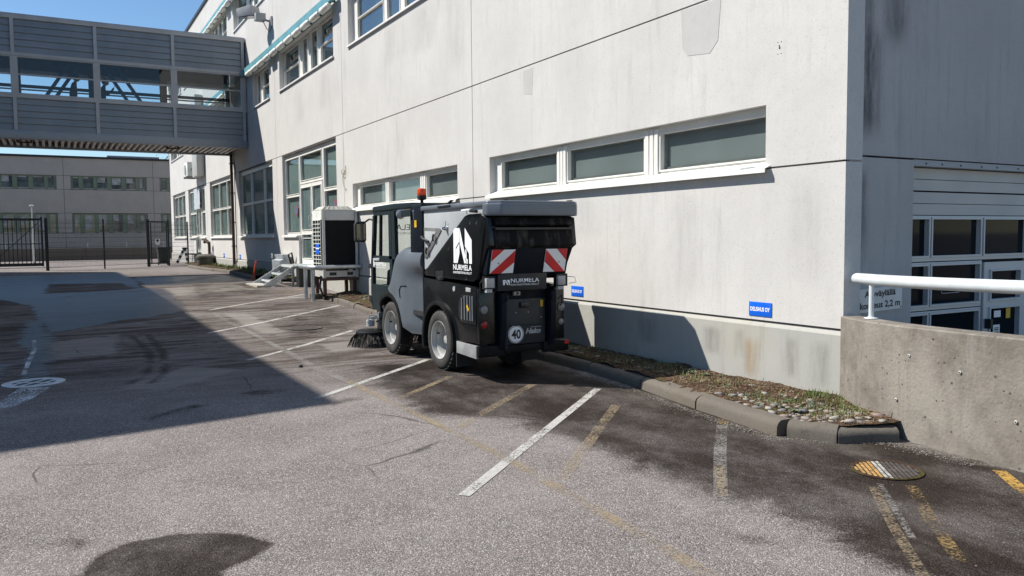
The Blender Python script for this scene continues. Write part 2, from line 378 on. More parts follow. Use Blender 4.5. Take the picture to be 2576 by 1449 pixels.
def soil_mat():
    t = NT('mossy_soil'); n1 = t.noise(5, 7, .7); n2 = t.noise(40, 4, .7); n3 = t.noise(2.2, 5, .6)
    c = t.mix(t.ramp(n1, .35, .65), (.050, .030, .020), (.115, .075, .050)); c = t.mix(t.ramp(n3, .48, .62, 0, .75), c, (.075, .075, .02))
    c = t.mix(t.ramp(n2, .55, .75, 0, .6), c, (.19, .15, .11)); t.col(c); t.set(.95, spec=.1); t.bump(t.math('ADD', n1, n2), .9, .03); return t.m
M_soil = soil_mat()
M_kerb = concrete('kerb_concrete', (.135, .119, .10), .8, 1.6, (.07, .06, .05), .6)
def rnd(name, cs, rough=.8):
    t = NT(name); oi = t.n('ShaderNodeObjectInfo'); rp = t.n('ShaderNodeValToRGB'); rp.color_ramp.interpolation = 'CONSTANT'
    e = rp.color_ramp.elements
    e[0].color = (*cs[0], 1); e[1].position = 1/len(cs); e[1].color = (*cs[1], 1)
    for i in range(2, len(cs)): x = e.new(i/len(cs)); x.color = (*cs[i], 1)
    t.l(oi.outputs['Random'], rp.inputs[0]); n = t.noise(18, 5, .6)
    t.col(t.mix(t.ramp(n, .3, .7, 0, .5), rp.outputs[0], (.2, .18, .16))); t.set(rough); t.bump(n, .3, .01); return t.m
M_stone = rnd('cobble_stone', [(.24, .22, .20), (.33, .31, .28), (.28, .20, .17), (.19, .18, .18), (.38, .35, .31), (.15, .14, .13)])
M_leaf = rnd('weed_leaf', [(.07, .12, .03), (.10, .15, .045), (.05, .09, .03), (.12, .16, .07)], .6)
M_grassb = simple('grass_blades', (.11, .15, .035), .7, 0, .35, 9)
M_dry = simple('dry_stalks', (.30, .24, .14), .9, 0, .3, 12)
def foliage_mat():
    t = NT('tree_foliage'); n = t.noise(.9, 3); t.col(t.mix(t.ramp(n, .35, .65), (.035, .055, .018), (.10, .12, .04))); t.set(.7); return t.m
M_fol = foliage_mat()

# ------------------------------------------------------------ ground
def seg_dist(P, a, b):
    a = np.array(a, float); b = np.array(b, float); d = b-a; t = np.clip(((P-a)@d)/(d@d), 0, 1)
    return np.hypot(*(P-(a+t[:, None]*d)).T)
def poly_sd(P, poly):
    n = len(poly); dist = np.full(len(P), 1e9); ins = np.zeros(len(P), bool)
    for i in range(n):
        a, b = poly[i], poly[(i+1) % n]; dist = np.minimum(dist, seg_dist(P, a, b))
        c = ((a[1] > P[:, 1]) != (b[1] > P[:, 1])); den = (b[1]-a[1]) or 1e-9
        ins ^= c & (P[:, 0] < (b[0]-a[0])*(P[:, 1]-a[1])/den+a[0])
    return np.where(ins, -dist, dist)
xs = [-900, -200, -60, -25, -14, -8, -5, -4]+list(np.arange(-3, 6.6, .06))+[7, 8, 10, 14, 25, 60, 200, 900]
ys = [-900, -200, -40, -10, -3, 0, 1]+list(np.arange(1.5, 4.6, .05)); y = 4.6
while y < 62: ys.append(y); y *= 1.011
ys += [66, 75, 100, 200, 900]
xs = np.array(xs); ys = np.array(ys); XX, YY = np.meshgrid(xs, ys); ZZ = np.vectorize(zg)(YY)
nx, ny = len(xs), len(ys); P = np.c_[XX.ravel(), YY.ravel()]
me = bpy.data.meshes.new('ground')
idx = np.arange(nx*ny).reshape(ny, nx)
F = np.stack([idx[:-1, :-1], idx[:-1, 1:], idx[1:, 1:], idx[1:, :-1]], -1).reshape(-1, 4)
me.from_pydata(np.c_[P, ZZ.ravel()].tolist(), [], F.tolist()); me.update()
def sh(polys, soft):
    v = np.zeros(len(P))
    for p in polys: v = np.maximum(v, np.clip(.5-poly_sd(P, p)/soft/2, 0, 1))
    return v
def lines(ls):
    v = np.zeros(len(P))
    for pts, w, k in ls:
        for a, b in zip(pts[:-1], pts[1:]): v = np.maximum(v, k*np.clip(1-(seg_dist(P, a, b)/w)*.5, 0, 1))
    return v
damp_grazing = sh([[(5.6, 6.9), (5.24, 6.72), (4.75, 7.03), (3.9, 7.2), (3.64, 6.45), (3.45, 5.83), (3.49, 5.18), (3.54, 4.49), (3.46, 3.8), (3.58, 3.42), (3.59, 2.99), (3.4, 2.47), (3.44, 2.1), (3.3, 1.2), (5.6, 1.2), (5.6, 3.9)],
           [(2.9, 6.6), (3.9, 5.9), (5.2, 6.6), (5.3, 9.5), (3.4, 9.6), (3.0, 8.2)], ], .42)
damp_grazing = np.maximum(damp_grazing, sh([[(.02, 3.6), (.07, 4.3), (.13, 4.53), (.28, 4.66), (.54, 4.65), (.82, 4.5), (.95, 4.24), (.82, 4.12), (.64, 4.02), (.60, 3.4)]], .06)*1.1)
damp_grazing = np.maximum(damp_grazing, .55*sh([[(-.12, 4.87), (.07, 4.96), (.19, 4.75), (.06, 4.6)], [(-.3, 4.4), (-.05, 4.45), (0, 4.3), (-.3, 4.2)], [(3.07, 3.78), (3.17, 3.76), (3.19, 3.57), (3.06, 3.53)], [(3.0, 3.3), (3.1, 3.32), (3.3, 2.7), (3.2, 2.6)],
            [(2.1, 7.55), (2.5, 7.9), (2.7, 7.7), (2.3, 7.4)], [(1.5, 8.6), (1.9, 8.9), (2.3, 8.5), (1.8, 8.3)], [(.5, 7.9), (1.2, 8.4), (1.3, 8.1), (.7, 7.7)]], .12))
damp_grazing = np.maximum(damp_grazing, .5*sh([[(3.0, 12.4), (4.6, 13.2), (5.2, 15.5), (5.0, 17.4), (3.9, 15.8), (3.1, 14.3)], [(4.2, 11), (5.2, 11.2), (5.3, 13), (4.4, 12.8)], [(2.4, 18.5), (5, 20), (5, 24), (3, 24)]], .4))  # half-strength patches paint mid-distance asphalt darker, as a grazing view shows it
wet = sh([[(-1.6, 33), (2.2, 34.3), (2.2, 26.5), (1.95, 23.4), (-.44, 21.4), (-2, 20)], [(-3, 26), (-.45, 22), (1.97, 23.4), (2.5, 22.3), (2.3, 17), (1.03, 16.2), (-.13, 15.1), (-.3, 16.8), (-.5, 19)],
          [(-.5, 16.8), (-.15, 16.7), (-.05, 14.3), (-.1, 10.95), (-.34, 11), (-.5, 14)], [(2.2, 24), (5.1, 25), (5.1, 29), (2.2, 29)], [(-3, 13), (-.7, 13.7), (-.5, 12), (-.6, 11), (-3, 10.5)]], .3)
wet = np.clip(wet-sh([[(-1.04, 20.9), (-.52, 19.1), (-.87, 17), (-2.5, 17), (-2.5, 20.5)], [(-.1, 26.5), (1.7, 26), (1.7, 22.8), (-.2, 22.4)], [(-.71, 13.6), (-.45, 13.2), (-.66, 12.5), (-2, 12.3), (-2, 13.5)]], .25), 0, 1)
pale = sh([[(-.13, 14.1), (.92, 14.6), (.75, 12.5), (-.15, 12.3)], [(1.0, 9.2), (2, 10.2), (1.4, 10.9), (.5, 9.6)], [(2.9, 13.5), (3.4, 13.4), (3.3, 16.3), (2.8, 16.5)], [(2.4, 20.2), (4.5, 21), (4.4, 23.6), (2.4, 22.7)],
           [(4.75, 5.5), (5.25, 6.7), (5.05, 6.9), (4.6, 5.2), (4.8, 4.3), (4.9, 4.4)], [(3.3, 11), (4.2, 11.3), (4.2, 12.2), (3.4, 12)], [(4.7, 3.75), (5.3, 3.7), (5.5, 3.3), (5.5, 3.8), (5, 4)], [(5.05, 3.6), (5.3, 3.3), (4.95, 3.1), (4.75, 3.2)]], .18)
edge = lines([([(5.57, 3.8), (5.1, 4.02), (4.87, 4.42), (4.95, 5.2), (5.2, 6.5), (5.35, 7.8)], .08, 1.0), ([(5.6, 3.75), (5.5, 3.0), (5.42, 2.2)], .07, 1)])
pale = np.maximum(pale, edge)
lin = lines([([(-.13, 14.13), (1.2, 14.5), (2.46, 15.04)], .025, .9), ([(-.12, 12.12), (1.5, 12.6), (3.18, 13.35)], .03, .9), ([(.78, 15.62), (3.8, 15.27)], .025, .75), ([(-.5, 31.5), (-.42, 20.6), (-.29, 15.9), (-.31, 14.4)], .02, .9),
             ([(2.62, 16.2), (5.2, 17.0)], .02, .6), ([(.4, 9.9), (1.6, 10.6), (3.0, 10.7)], .015, .6)])
far = np.clip(sh([[(-8, 10.5), (2.4, 9.6), (3.1, 8.9), (5.6, 8.5), (5.6, 40), (-8, 40)]], 1.6)+0, 0, 1)*np.clip((34-P[:, 1])/6, .35, 1)  # mid-yard asphalt painted darker to stand for the grazing view angle
tyr = np.zeros(len(P))
for pts in ([(1.05, 14.2), (1.1, 13.2), (1.12, 12.2), (1.05, 11.4)], [(1.28, 14.2), (1.30, 13.2), (1.30, 12.3), (1.22, 11.5)], [(1.02, 11.2), (.9, 10.4), (.7, 9.9)], [(1.2, 11.2), (1.1, 10.4), (.9, 9.8)]):
    for a, b in zip(pts[:-1], pts[1:]): tyr = np.maximum(tyr, .62*np.clip(1-(seg_dist(P, a, b)/.10)*.6, 0, 1))
damp_grazing = np.maximum(damp_grazing, tyr)
for nm, arr in (('far', far), ('damp_grazing', damp_grazing), ('wet', wet), ('pale', pale), ('line', lin)):
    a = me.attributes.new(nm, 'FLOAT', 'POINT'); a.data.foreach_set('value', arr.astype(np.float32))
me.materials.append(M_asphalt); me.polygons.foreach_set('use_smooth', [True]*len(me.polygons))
go = bpy.data.objects.new('ground', me); COL.objects.link(go); struct(go)

def ribbon(pts, w, mat, name, dz=.004):
    mb = MB(); pts = [Vector((p[0], p[1])) for p in pts]; fine = []
    for a, b in zip(pts[:-1], pts[1:]):
        k = max(1, int((b-a).length/.5)); fine += [a+(b-a)*i/k for i in range(k)]
    fine.append(pts[-1])
    for i, p in enumerate(fine):
        d = (fine[min(i+1, len(fine)-1)]-fine[max(i-1, 0)]).normalized(); nrm = Vector((-d.y, d.x))
        for s_ in (-1, 1):
            q = p+nrm*w/2*s_; mb.v.append((q.x, q.y, zg(q.y)+dz))
    mb.f = [(2*i, 2*i+1, 2*i+3, 2*i+2) for i in range(len(fine)-1)]
    o = mb.build(name, mat); struct(o); return o
ribbon([(2.15, 4.43), (4.9, 6.86)], .08, M_pw, 'parking_line')
ribbon([(2.23, 7.92), (4.2, 9.68)], .08, M_pw, 'parking_line')
ribbon([(2.17, 10.91), (4.34, 13.16)], .08, M_pw, 'parking_line')
ribbon([(2.17, 13.97), (5.23, 16.69)], .08, M_pw, 'parking_line')
ribbon([(2.66, 16.99), (5.15, 19.2)], .08, M_pw, 'parking_line')
ribbon([(4.4, 18.5), (5.0, 18.6)], .08, M_pw, 'parking_line')
ribbon([(2.53, 18.75), (4.9, 19.93)], .08, M_pyg, 'old_orange_line')
ribbon([(2.9, 17.3), (5.1, 19.35)], .07, M_pyg, 'old_orange_line', .008)
ribbon([(4.9, 19.9), (5.5, 20.6)], .10, M_py, 'old_orange_line')
ribbon([(4.4, 22.2), (4.8, 21.6)], .08, M_py, 'old_orange_line')
ribbon([(2.68, 16.35), (2.8, 13.38), (2.83, 11.72)], .09, M_pwf, 'faded_line')
ribbon([(2.83, 11.7), (2.76, 9.79), (2.8, 8.72)], .10, M_pwf, 'faded_line')
ribbon([(2.8, 8.7), (2.8, 7.0)], .09, M_pyf, 'faded_line')
ribbon([(2.80, 7.0), (2.80, 6.3), (2.79, 5.6)], .08, M_pyf, 'faded_line')
ribbon([(2.79, 5.58), (2.78, 4.94), (2.74, 4.38), (2.71, 3.98), (2.68, 3.53), (2.66, 3.13), (2.6, 2.6), (2.5, 1.9)], .09, M_pyf, 'faded_line')
ribbon([(3.45, 14.73), (4.17, 14.78)], .07, M_pwf, 'faded_line')
ribbon([(2.79, 9.89), (3.4, 9.89)], .07, M_pwf, 'faded_line')
ribbon([(2.9, 7.45), (3.9, 8.35)], .08, M_pyf, 'faded_line')
ribbon([(2.9, 6.05), (3.33, 6.45), (4.44, 7.42)], .09, M_pyf, 'faded_line')
ribbon([(2.85, 4.4), (4.56, 6.09)], .09, M_pyf, 'faded_line')
ribbon([(5.02, 5.16), (4.85, 5.0)], .09, M_py, 'old_orange_line')
ribbon([(4.82, 4.97), (4.2, 4.35), (3.75, 3.88), (3.44, 3.55)], .09, M_pwf, 'faded_line')
ribbon([(3.95, 4.1), (3.5, 3.6)], .07, M_pyf, 'faded_line', .007)
ribbon([(4.66, 3.14), (4.18, 2.69), (3.77, 2.27)], .075, M_pyg, 'old_orange_line')
ribbon([(4.44, 3.25), (3.92, 2.74), (3.53, 2.33), (3.3, 2.1)], .06, M_pyf, 'old_orange_line')
ribbon([(4.53, 3.27), (3.85, 2.58)], .04, M_pwf, 'faded_line')
ribbon([(5.46, 3.05), (5.14, 2.71), (4.9, 2.4)], .085, M_py, 'old_orange_line')
ribbon([(-.2, 14.9), (.8, 15.5), (1.6, 15.9), (2.35, 16.2)], .22, M_pwf, 'dried_salt_streak')
ribbon([(2.5, 24.6), (3.6, 26.2), (4.7, 28.4)], .5, M_pwf, 'dried_salt_streak')
ribbon([(.2, 21.2), (1.4, 22.0), (2.2, 22.3)], .4, M_pwf, 'dried_salt_streak')
# white paint splash at the left cover
ribbon([(-.22, 10.15), (-.3, 9.8), (-.42, 9.35), (-.62, 9.0)], .30, M_pws, 'paint_splash')
ribbon([(-.3, 14.4), (-.28, 13.4), (-.33, 12.3), (-.36, 11.2)], .055, M_pws, 'paint_splash')

# drain covers
def cover(cx, cy, rad, nslots, mat, label, dark, ang=0, rim=True, paint=None, inr=.86, bw=.52, rmat=None):
    z = zg(cy)+.004; t = thing('drain_cover', label, 'drain cover', (cx, cy, z))
    MB().lathe([(rad, 0), (rad, .001)], (cx, cy, z), n=32).build('well', M_printblack, t)
    if rim: 
        mb = MB(); n = 36
        for i in range(n):
            a0, a1 = 2*math.pi*i/n, 2*math.pi*(i+1)/n
            q = [(cx+rr*math.cos(a), cy+rr*math.sin(a)) for a, rr in ((a0, rad*inr), (a0, rad*1.08), (a1, rad*1.08), (a1, rad*inr))]
            mb.add([(x_, y_, z+.005) for x_, y_ in q]+[(x_, y_, z) for x_, y_ in q], [(0, 1, 2, 3), (1, 5, 6, 2), (0, 3, 7, 4)])
        mb.build('rim', rmat or mat, t)
    ca, sa = math.cos(ang), math.sin(ang)
    for i in range(nslots+1):
        d = (-1+2*i/nslots)*rad*.9; hl = math.sqrt(max(.0004, (rad*.92)**2-d*d)); w = rad*1.8/nslots*bw
        a = (cx+ca*d-sa*-hl, cy+sa*d+ca*-hl); b = (cx+ca*d-sa*hl, cy+sa*d+ca*hl)
        mm = mat
        if paint:
            k = i/nslots; mm = paint[0] if k < .35 else paint[1] if k < .5 else mat
        MB().bar((a[0], a[1], z+.003), (b[0], b[1], z+.003), w, .002).build('bar', mm, t)
    for d in (0,):
        hl = rad*.88; MB().bar((cx+ca*-hl-sa*d*rad, cy+sa*-hl+ca*d*rad, z+.0025), (cx+ca*hl-sa*d*rad, cy+sa*hl+ca*d*rad, z+.0025), rad*.09, .002).build('cross_bar', mat, t)
    return t
M_iron = simple('cast_iron', (.10, .085, .075), .6, .4, .3, 15)
M_ironw = simple('white_painted_iron', (.50, .53, .53), .6, 0, .25, 12, dirt=((.2, .18, .15), .7))
M_ironp = simple('worn_white_iron', (.33, .32, .29), .7, 0, .5, 30, dirt=((.12, .1, .08), .9))
M_irono = simple('orange_painted_iron', (.37, .21, .06), .7, 0, .5, 25, dirt=((.15, .11, .08), .8))
cover(-.24, 10.5, .29, 4, M_ironw, 'white painted round drain grate in the shaded asphalt at left', M_dark, R(-35), True, None, .74, .34)
cover(4.83, 3.44, .215, 13, M_iron, 'sunken drain grate with orange and white paint beside the ramp wall', M_dark, R(-40), True, (M_irono, M_ironp), .94, .66, M_soil)
cover(3.72, 13.85, .28, 11, M_iron, 'dark round drain cover between two white parking lines', M_dark, R(20))
tag(MB().lathe([(.0, 0), (.035, .0), (.045, .02), (.03, .045), (.005, .05)], (2.62, 9.97, 0), n=7) and MB().lathe([(.0, 0), (.022, .0), (.03, .014), (.02, .03), (.003, .034)], (2.62, 9.97, 0), n=7).build('pebble', M_black), 'small black lump lying on the asphalt near the faded line', 'stone')

# ------------------------------------------------------------ kerb and planting bed
kerb = bpy.data.objects.new('kerb', None); COL.objects.link(kerb); struct(kerb)
KP = [((5.57, 3.86), (5.14, 4.07)), ((5.13, 4.08), (4.95, 4.40)), ((4.92, 4.48), (5.07, 5.56)), ((5.075, 5.585), (5.27, 6.62)), ((5.29, 6.66), (5.40, 7.75)), ((5.405, 7.78), (5.42, 8.8))]
yy = 8.83
while yy < 17.4: KP.append(((5.42-(yy-8.8)*.012, yy), (5.42-(yy-7.8)*.012, yy+1.0))); yy += 1.03
KP += [((5.30, yy), (5.08, 18.0))]
KP += [((5.21, 25.4), (5.33, 27.9)), ((5.34, 27.95), (5.42, 30.5)), ((5.42, 30.55), (5.28, 32.4)), ((5.27, 32.45), (5.12, 34.4)), ((5.12, 34.45), (5.06, 37.6))]
def kerb_stone(a, b):
    a = Vector((*a, 0)); b = Vector((*b, 0)); d = (b-a).normalized(); nrm = Vector((d.y, -d.x, 0))  # towards the bed
    if nrm.x < 0 and abs(d.x) < .8: nrm = -nrm
    if abs(d.x) >= .8: nrm = Vector((0, 1, 0)) - d*d.y; nrm.normalize()
    prof = [(0, -.05), (0, .06), (.012, .088), (.038, .108), (.07, .116), (.155, .117), (.155, -.05)]
    mb = MB(); n = len(prof); k = 12; w = random.uniform(-.008, .008)
    for i in range(k+1):
        p = a+(b-a)*i/k
        for (dd, z) in prof:
            j = random.uniform(-.003, .003)+.012*mnoise.noise(Vector((p.x*5, p.y*5, z*9+dd*7))); q = p+nrm*(dd+j); mb.v.append((q.x, q.y, zg(q.y)+z+j+w*(z > 0)))
    for i in range(k):
        for j in range(n-1): mb.f.append((i*n+j, i*n+j+1, (i+1)*n+j+1, (i+1)*n+j))
    mb.f.append(tuple(range(n))); mb.f.append(tuple(k*n+j for j in range(n))[::-1])
    return mb.build('kerb_stone', M_kerb, kerb, smooth=True)
for a, b in KP: kerb_stone(a, b)
# bed
def bedz(x, y): return zg(y)+.105+.03*max(0, min(1, (x-5.2)/.8))+.035*(mnoise.noise(Vector((x*3, y*3, 1)))+.5)*min(1, max(0, (x-5.0)*3))+.012*mnoise.noise(Vector((x*14, y*14, 5)))
def inner(y):
    pts = [(3.92, 5.60), (4.08, 5.28), (4.42, 5.08), (5.56, 5.2), (6.62, 5.40), (7.75, 5.52), (8.8, 5.55), (17, 5.40), (18.0, 5.22)]
    return float(np.interp(y, [p[0] for p in pts], [p[1] for p in pts]))
def ramp_face(y): return float(np.interp(y, [-1, 1, 2.4, 2.94, 3.4, 3.95, 4.48, 4.78], [5.40, 5.45, 5.50, 5.55, 5.60, 5.68, 5.85, 6.04]))
def bed(y0, y1, dy, xin, xout, name):
    mb = MB(); yl = np.arange(y0, y1+.001, dy); nxb = 13
    for y in yl:
        a = xin(y); b = xout(y)
        for i in range(nxb): x = a+(b-a)*i/(nxb-1); mb.v.append((x, y, bedz(x, y)))
    for j in range(len(yl)-1):
        for i in range(nxb-1): mb.f.append((j*nxb+i, j*nxb+i+1, (j+1)*nxb+i+1, (j+1)*nxb+i))
    return struct(mb.build(name, M_soil, smooth=True))
bed1 = bed(3.93, 18.0, .05, lambda y: inner(y)-.04, lambda y: max(ramp_face(y)+.02, 0) if y < 4.78 else 6.1, 'planting_bed')
bed2 = bed(25.4, 41, .2, lambda y: float(np.interp(y, [25.4, 30.5, 34.3, 37.6, 41], [5.33, 5.5, 5.25, 5.2, 5.3])), lambda y: 6.1, 'planting_bed')
bed3 = bed(23.3, 25.39, .15, lambda y: float(np.interp(y, [23.3, 25.4], [5.9, 5.4])), lambda y: 6.1, 'planting_bed')
# cobbles
def stone_mesh(seed):
    rnd_ = random.Random(seed); bm = bmesh.new(); bmesh.ops.create_icosphere(bm, subdivisions=1, radius=1)
    for v in bm.verts: v.co *= rnd_.uniform(.85, 1.12); v.co.z *= .42
    me = bpy.data.meshes.new('stone'); bm.to_mesh(me); bm.free(); me.materials.append(M_stone)
    me.polygons.foreach_set('use_smooth', [True]*len(me.polygons)); return me
SM = [stone_mesh(i) for i in range(6)]
cnt = 0; placed = []
rs = random.Random(3)
def put_stone(x, y, s, sc=1, sink=.05):
    global cnt
    o = bpy.data.objects.new('stone', rs.choice(SM)); COL.objects.link(o); o.parent = bed1
    o.location = (x, y, bedz(x, y)+s*.42*sink); o.rotation_euler = (rs.uniform(-.15, .15), rs.uniform(-.15, .15), rs.uniform(0, 6.3)); o.scale = (s*rs.uniform(1, 1.5), s, s*rs.uniform(.8, 1.2))
tries = 0
while cnt < 75 and tries < 6000:
    tries += 1; y = rs.uniform(3.98, 5.5); x = rs.uniform(inner(y)+.02, min(5.75, ramp_face(y) if y < 4.78 else 6.0)-.05)
    if rs.random() > math.exp(-((y-4.45)/.5)**2)*math.exp(-((x-5.25)/.28)**2)*1.2: continue
    s = rs.uniform(.022, .048)
    if any((x-a)**2+(y-b)**2 < (s+c)**2*1.1 for a, b, c in placed): continue
    placed.append((x, y, s)); put_stone(x, y, s); cnt += 1
for _ in range(70):
    y = rs.uniform(5.3, 17.8); x = rs.uniform(inner(y)+.05, 5.98); put_stone(x, y, rs.uniform(.012, .04), sink=.0)
# weeds
def rosette(x, y, rad, n, label, z=None):
    mb = MB(); z0 = (bedz(x, y) if z is None else z)+.005
    for i in range(n):
        a = 2*math.pi*i/n+rs.uniform(-.3, .3); L = rad*rs.uniform(.6, 1.1); w = L*rs.uniform(.16, .28); up = rs.uniform(.25, .8)
        d = Vector((math.cos(a), math.sin(a), 0)); s_ = Vector((-d.y, d.x, 0)); o = Vector((x, y, z0))
        p = [o, o+d*L*.4+Vector((0, 0, L*up*.55))+s_*w, o+d*L*.75+Vector((0, 0, L*up*.6))+s_*w*.8, o+d*L+Vector((0, 0, L*up*.4)), o+d*L*.75+Vector((0, 0, L*up*.6))-s_*w*.8, o+d*L*.4+Vector((0, 0, L*up*.55))-s_*w]
        mb.add(p, [(0, 1, 5), (1, 2, 4, 5), (2, 3, 4)])
    o = mb.build('weed', M_leaf); tag(o, label, 'weed', 'leafy weeds in the strip along the wall'); return o
WLAB = 'small green leafy weed growing in the soil strip along the wall'
for _ in range(46):
    y = rs.choice([rs.uniform(4.6, 7.2), rs.uniform(4.6, 9.2), rs.uniform(12.5, 17.6)]); x = rs.uniform(inner(y)+.05, 5.97)
    rosette(x, y, rs.uniform(.03, .075), rs.randint(6, 10), WLAB)
def blades(regions, n, name, mat, hmin, hmax, lie=.0, w=.003):
    mb = MB()
    for _ in range(n):
        (cx, cy, sx, sy) = rs.choice(regions); x = rs.gauss(cx, sx); y = rs.gauss(cy, sy)
        if y < 4.0 or (y < 18 and (x < inner(y)+.01 or x > 6.03)) or x > (6.03 if y > 4.78 else ramp_face(max(y, 0))): continue
        h = rs.uniform(hmin, hmax); a = rs.uniform(0, 6.28); ln = rs.uniform(.2, .7)+lie; z = bedz(x, y)
        d = Vector((math.cos(a), math.sin(a), 0)); s_ = Vector((-d.y, d.x, 0))*w; o = Vector((x, y, z)); mid = o+d*h*ln*.45+Vector((0, 0, h*(.6 if not lie else .12))); tip = o+d*h*ln+Vector((0, 0, h*(.95 if not lie else .1)))
        mb.add([o-s_, o+s_, mid+s_*.8, mid-s_*.8, tip], [(0, 1, 2, 3), (3, 2, 4)])
    o = mb.build(name, mat); o['kind'] = 'stuff'; return tag(o, 'thin %s scattered over the soil strip along the wall' % name.replace('_', ' '), 'grass' if 'dry' not in name else 'litter')
reg = [(5.6, 4.6, .12, .15), (5.45, 4.35, .15, .1), (5.9, 4.9, .08, .1), (5.5, 5.0, .1, .2), (5.6, 5.8, .15, .3), (5.7, 6.8, .15, .5), (5.8, 8, .1, .8), (5.7, 15.5, .15, 1.2), (5.9, 13.5, .1, .8)]
blades(reg, 1500, 'short_grass', M_grassb, .02, .07)
blades([(5.5, 4.3, .15, .15), (5.6, 5.5, .2, .6), (5.7, 7.5, .15, 1.2), (5.9, 8.7, .08, .2), (5.7, 15, .15, 1.5)], 1900, 'dry_stalks', M_dry, .04, .14, .5, .0022)
blades([(5.9, 28, .12, 1.5), (5.8, 33, .12, 2), (5.8, 24.8, .1, .5)], 900, 'short_grass', M_grassb, .05, .16, 0, .01)

def scatter(name, mat, n, fn, smin, smax, label, cat, flat=.35):
    mb = MB()
    for _ in range(n):
        x, y, z = fn(); s_ = rs.uniform(smin, smax); a = rs.uniform(0, 6.28); t1 = rs.uniform(-.5, .5)
        d = Vector((math.cos(a), math.sin(a), t1*.5))*s_; e = Vector((-math.sin(a), math.cos(a), rs.uniform(-.4, .4)))*s_*rs.uniform(.4, .9); o = Vector((x, y, z)); h = Vector((0, 0, s_*flat))
        mb.add([o-d, o-e, o+d, o+e, o+h], [(0, 1, 4), (1, 2, 4), (2, 3, 4), (3, 0, 4)])
    o = mb.build(name, mat); o['kind'] = 'stuff'; return tag(o, label, cat)
def on_bed():
    y = rs.uniform(4.0, 17.9) if rs.random() < .4 else rs.uniform(4.0, 8.5); x = rs.uniform(inner(y), 6.02 if y > 4.78 else ramp_face(y)); return x, y, bedz(x, y)+.003
def by_kerb():
    y = rs.uniform(3.2, 9.5); o = abs(rs.gauss(0, .07)); x = (inner(y)-.19-o) if y > 4.42 else (float(np.interp(y, [3.2, 3.86, 4.42], [5.52, 5.5, 4.88]))-o); return x, y, .006
M_litter = simple('dead_leaf_litter', (.13, .075, .04), .9, 0, .6, 22)
M_litter2 = simple('pale_litter', (.30, .25, .19), .9, 0, .4, 22)
M_grit = simple('loose_grit', (.20, .175, .15), .9, 0, .6, 30)
scatter('leaf_litter', M_litter, 6500, on_bed, .005, .018, 'brown dead leaves and crumbs of moss covering the soil strip', 'litter')
scatter('leaf_litter', M_litter2, 900, on_bed, .004, .012, 'pale bits of straw and chips on the soil strip', 'litter')
scatter('kerb_grit', M_grit, 3500, by_kerb, .002, .008, 'loose grit gathered along the foot of the kerb', 'grit', .6)
scatter('asphalt_grit', M_grit, 900, lambda: (rs.uniform(-1, 4.8), rs.uniform(2.2, 10), .005), .002, .006, 'single loose chippings lying on the asphalt', 'grit', .6)

# ------------------------------------------------------------ facade builders
class Plane:
    """u along the wall, v up, d inwards; kind 'x': wall at X facing -X, kind 'y': wall at Y facing -Y"""
    def __init__(s, kind, pos): s.k = kind; s.p = pos
    def P(s, u_, v, d): return (s.p+d, u_, v) if s.k == 'x' else (u_, s.p+d, v)
    def box(s, mb, u0, u1, v0, v1, d0, d1):
        a = s.P(u0, v0, d0); b = s.P(u1, v1, d1); mb.box(a[0], b[0], a[1], b[1], a[2], b[2]); return mb
def panel(pl, u0, u1, v0, v1, holes, mat, parent, depth=.22, name='panel', gap=.009, ch=.006):
    u0 += gap; u1 -= gap; v0 += gap; v1 -= gap
    us = sorted({u0, u1}|{h[0] for h in holes}|{h[1] for h in holes}); vs = sorted({v0, v1}|{max(h[2], v0) for h in holes}|{min(h[3], v1) for h in holes})
    us = [x for x in us if u0 <= x <= u1]; vs = [x for x in vs if v0 <= x <= v1]
    mb = MB(); V = {}
    def vid(i, j, k):
        if (i, j, k) not in V: V[(i, j, k)] = len(mb.v); mb.v.append(pl.P(us[i], vs[j], depth*k))
        return V[(i, j, k)]
    def full(i, j):
        if i < 0 or j < 0 or i >= len(us)-1 or j >= len(vs)-1: return False
        a = (us[i]+us[i+1])/2; b = (vs[j]+vs[j+1])/2
        return not any(h[0] < a < h[1] and h[2] < b < h[3] for h in holes)
    for i in range(len(us)-1):
        for j in range(len(vs)-1):
            if not full(i, j): continue
            mb.f.append((vid(i, j, 0), vid(i+1, j, 0), vid(i+1, j+1, 0), vid(i, j+1, 0)))
            mb.f.append((vid(i, j, 1), vid(i, j+1, 1), vid(i+1, j+1, 1), vid(i+1, j, 1)))
            if not full(i-1, j): mb.f.append((vid(i, j, 0), vid(i, j+1, 0), vid(i, j+1, 1), vid(i, j, 1)))
            if not full(i+1, j): mb.f.append((vid(i+1, j, 0), vid(i+1, j, 1), vid(i+1, j+1, 1), vid(i+1, j+1, 0)))
            if not full(i, j-1): mb.f.append((vid(i, j, 0), vid(i, j, 1), vid(i+1, j, 1), vid(i+1, j, 0)))
            if not full(i, j+1): mb.f.append((vid(i, j+1, 0), vid(i+1, j+1, 0), vid(i+1, j+1, 1), vid(i, j+1, 1)))
    return mb.build(name, mat, parent)
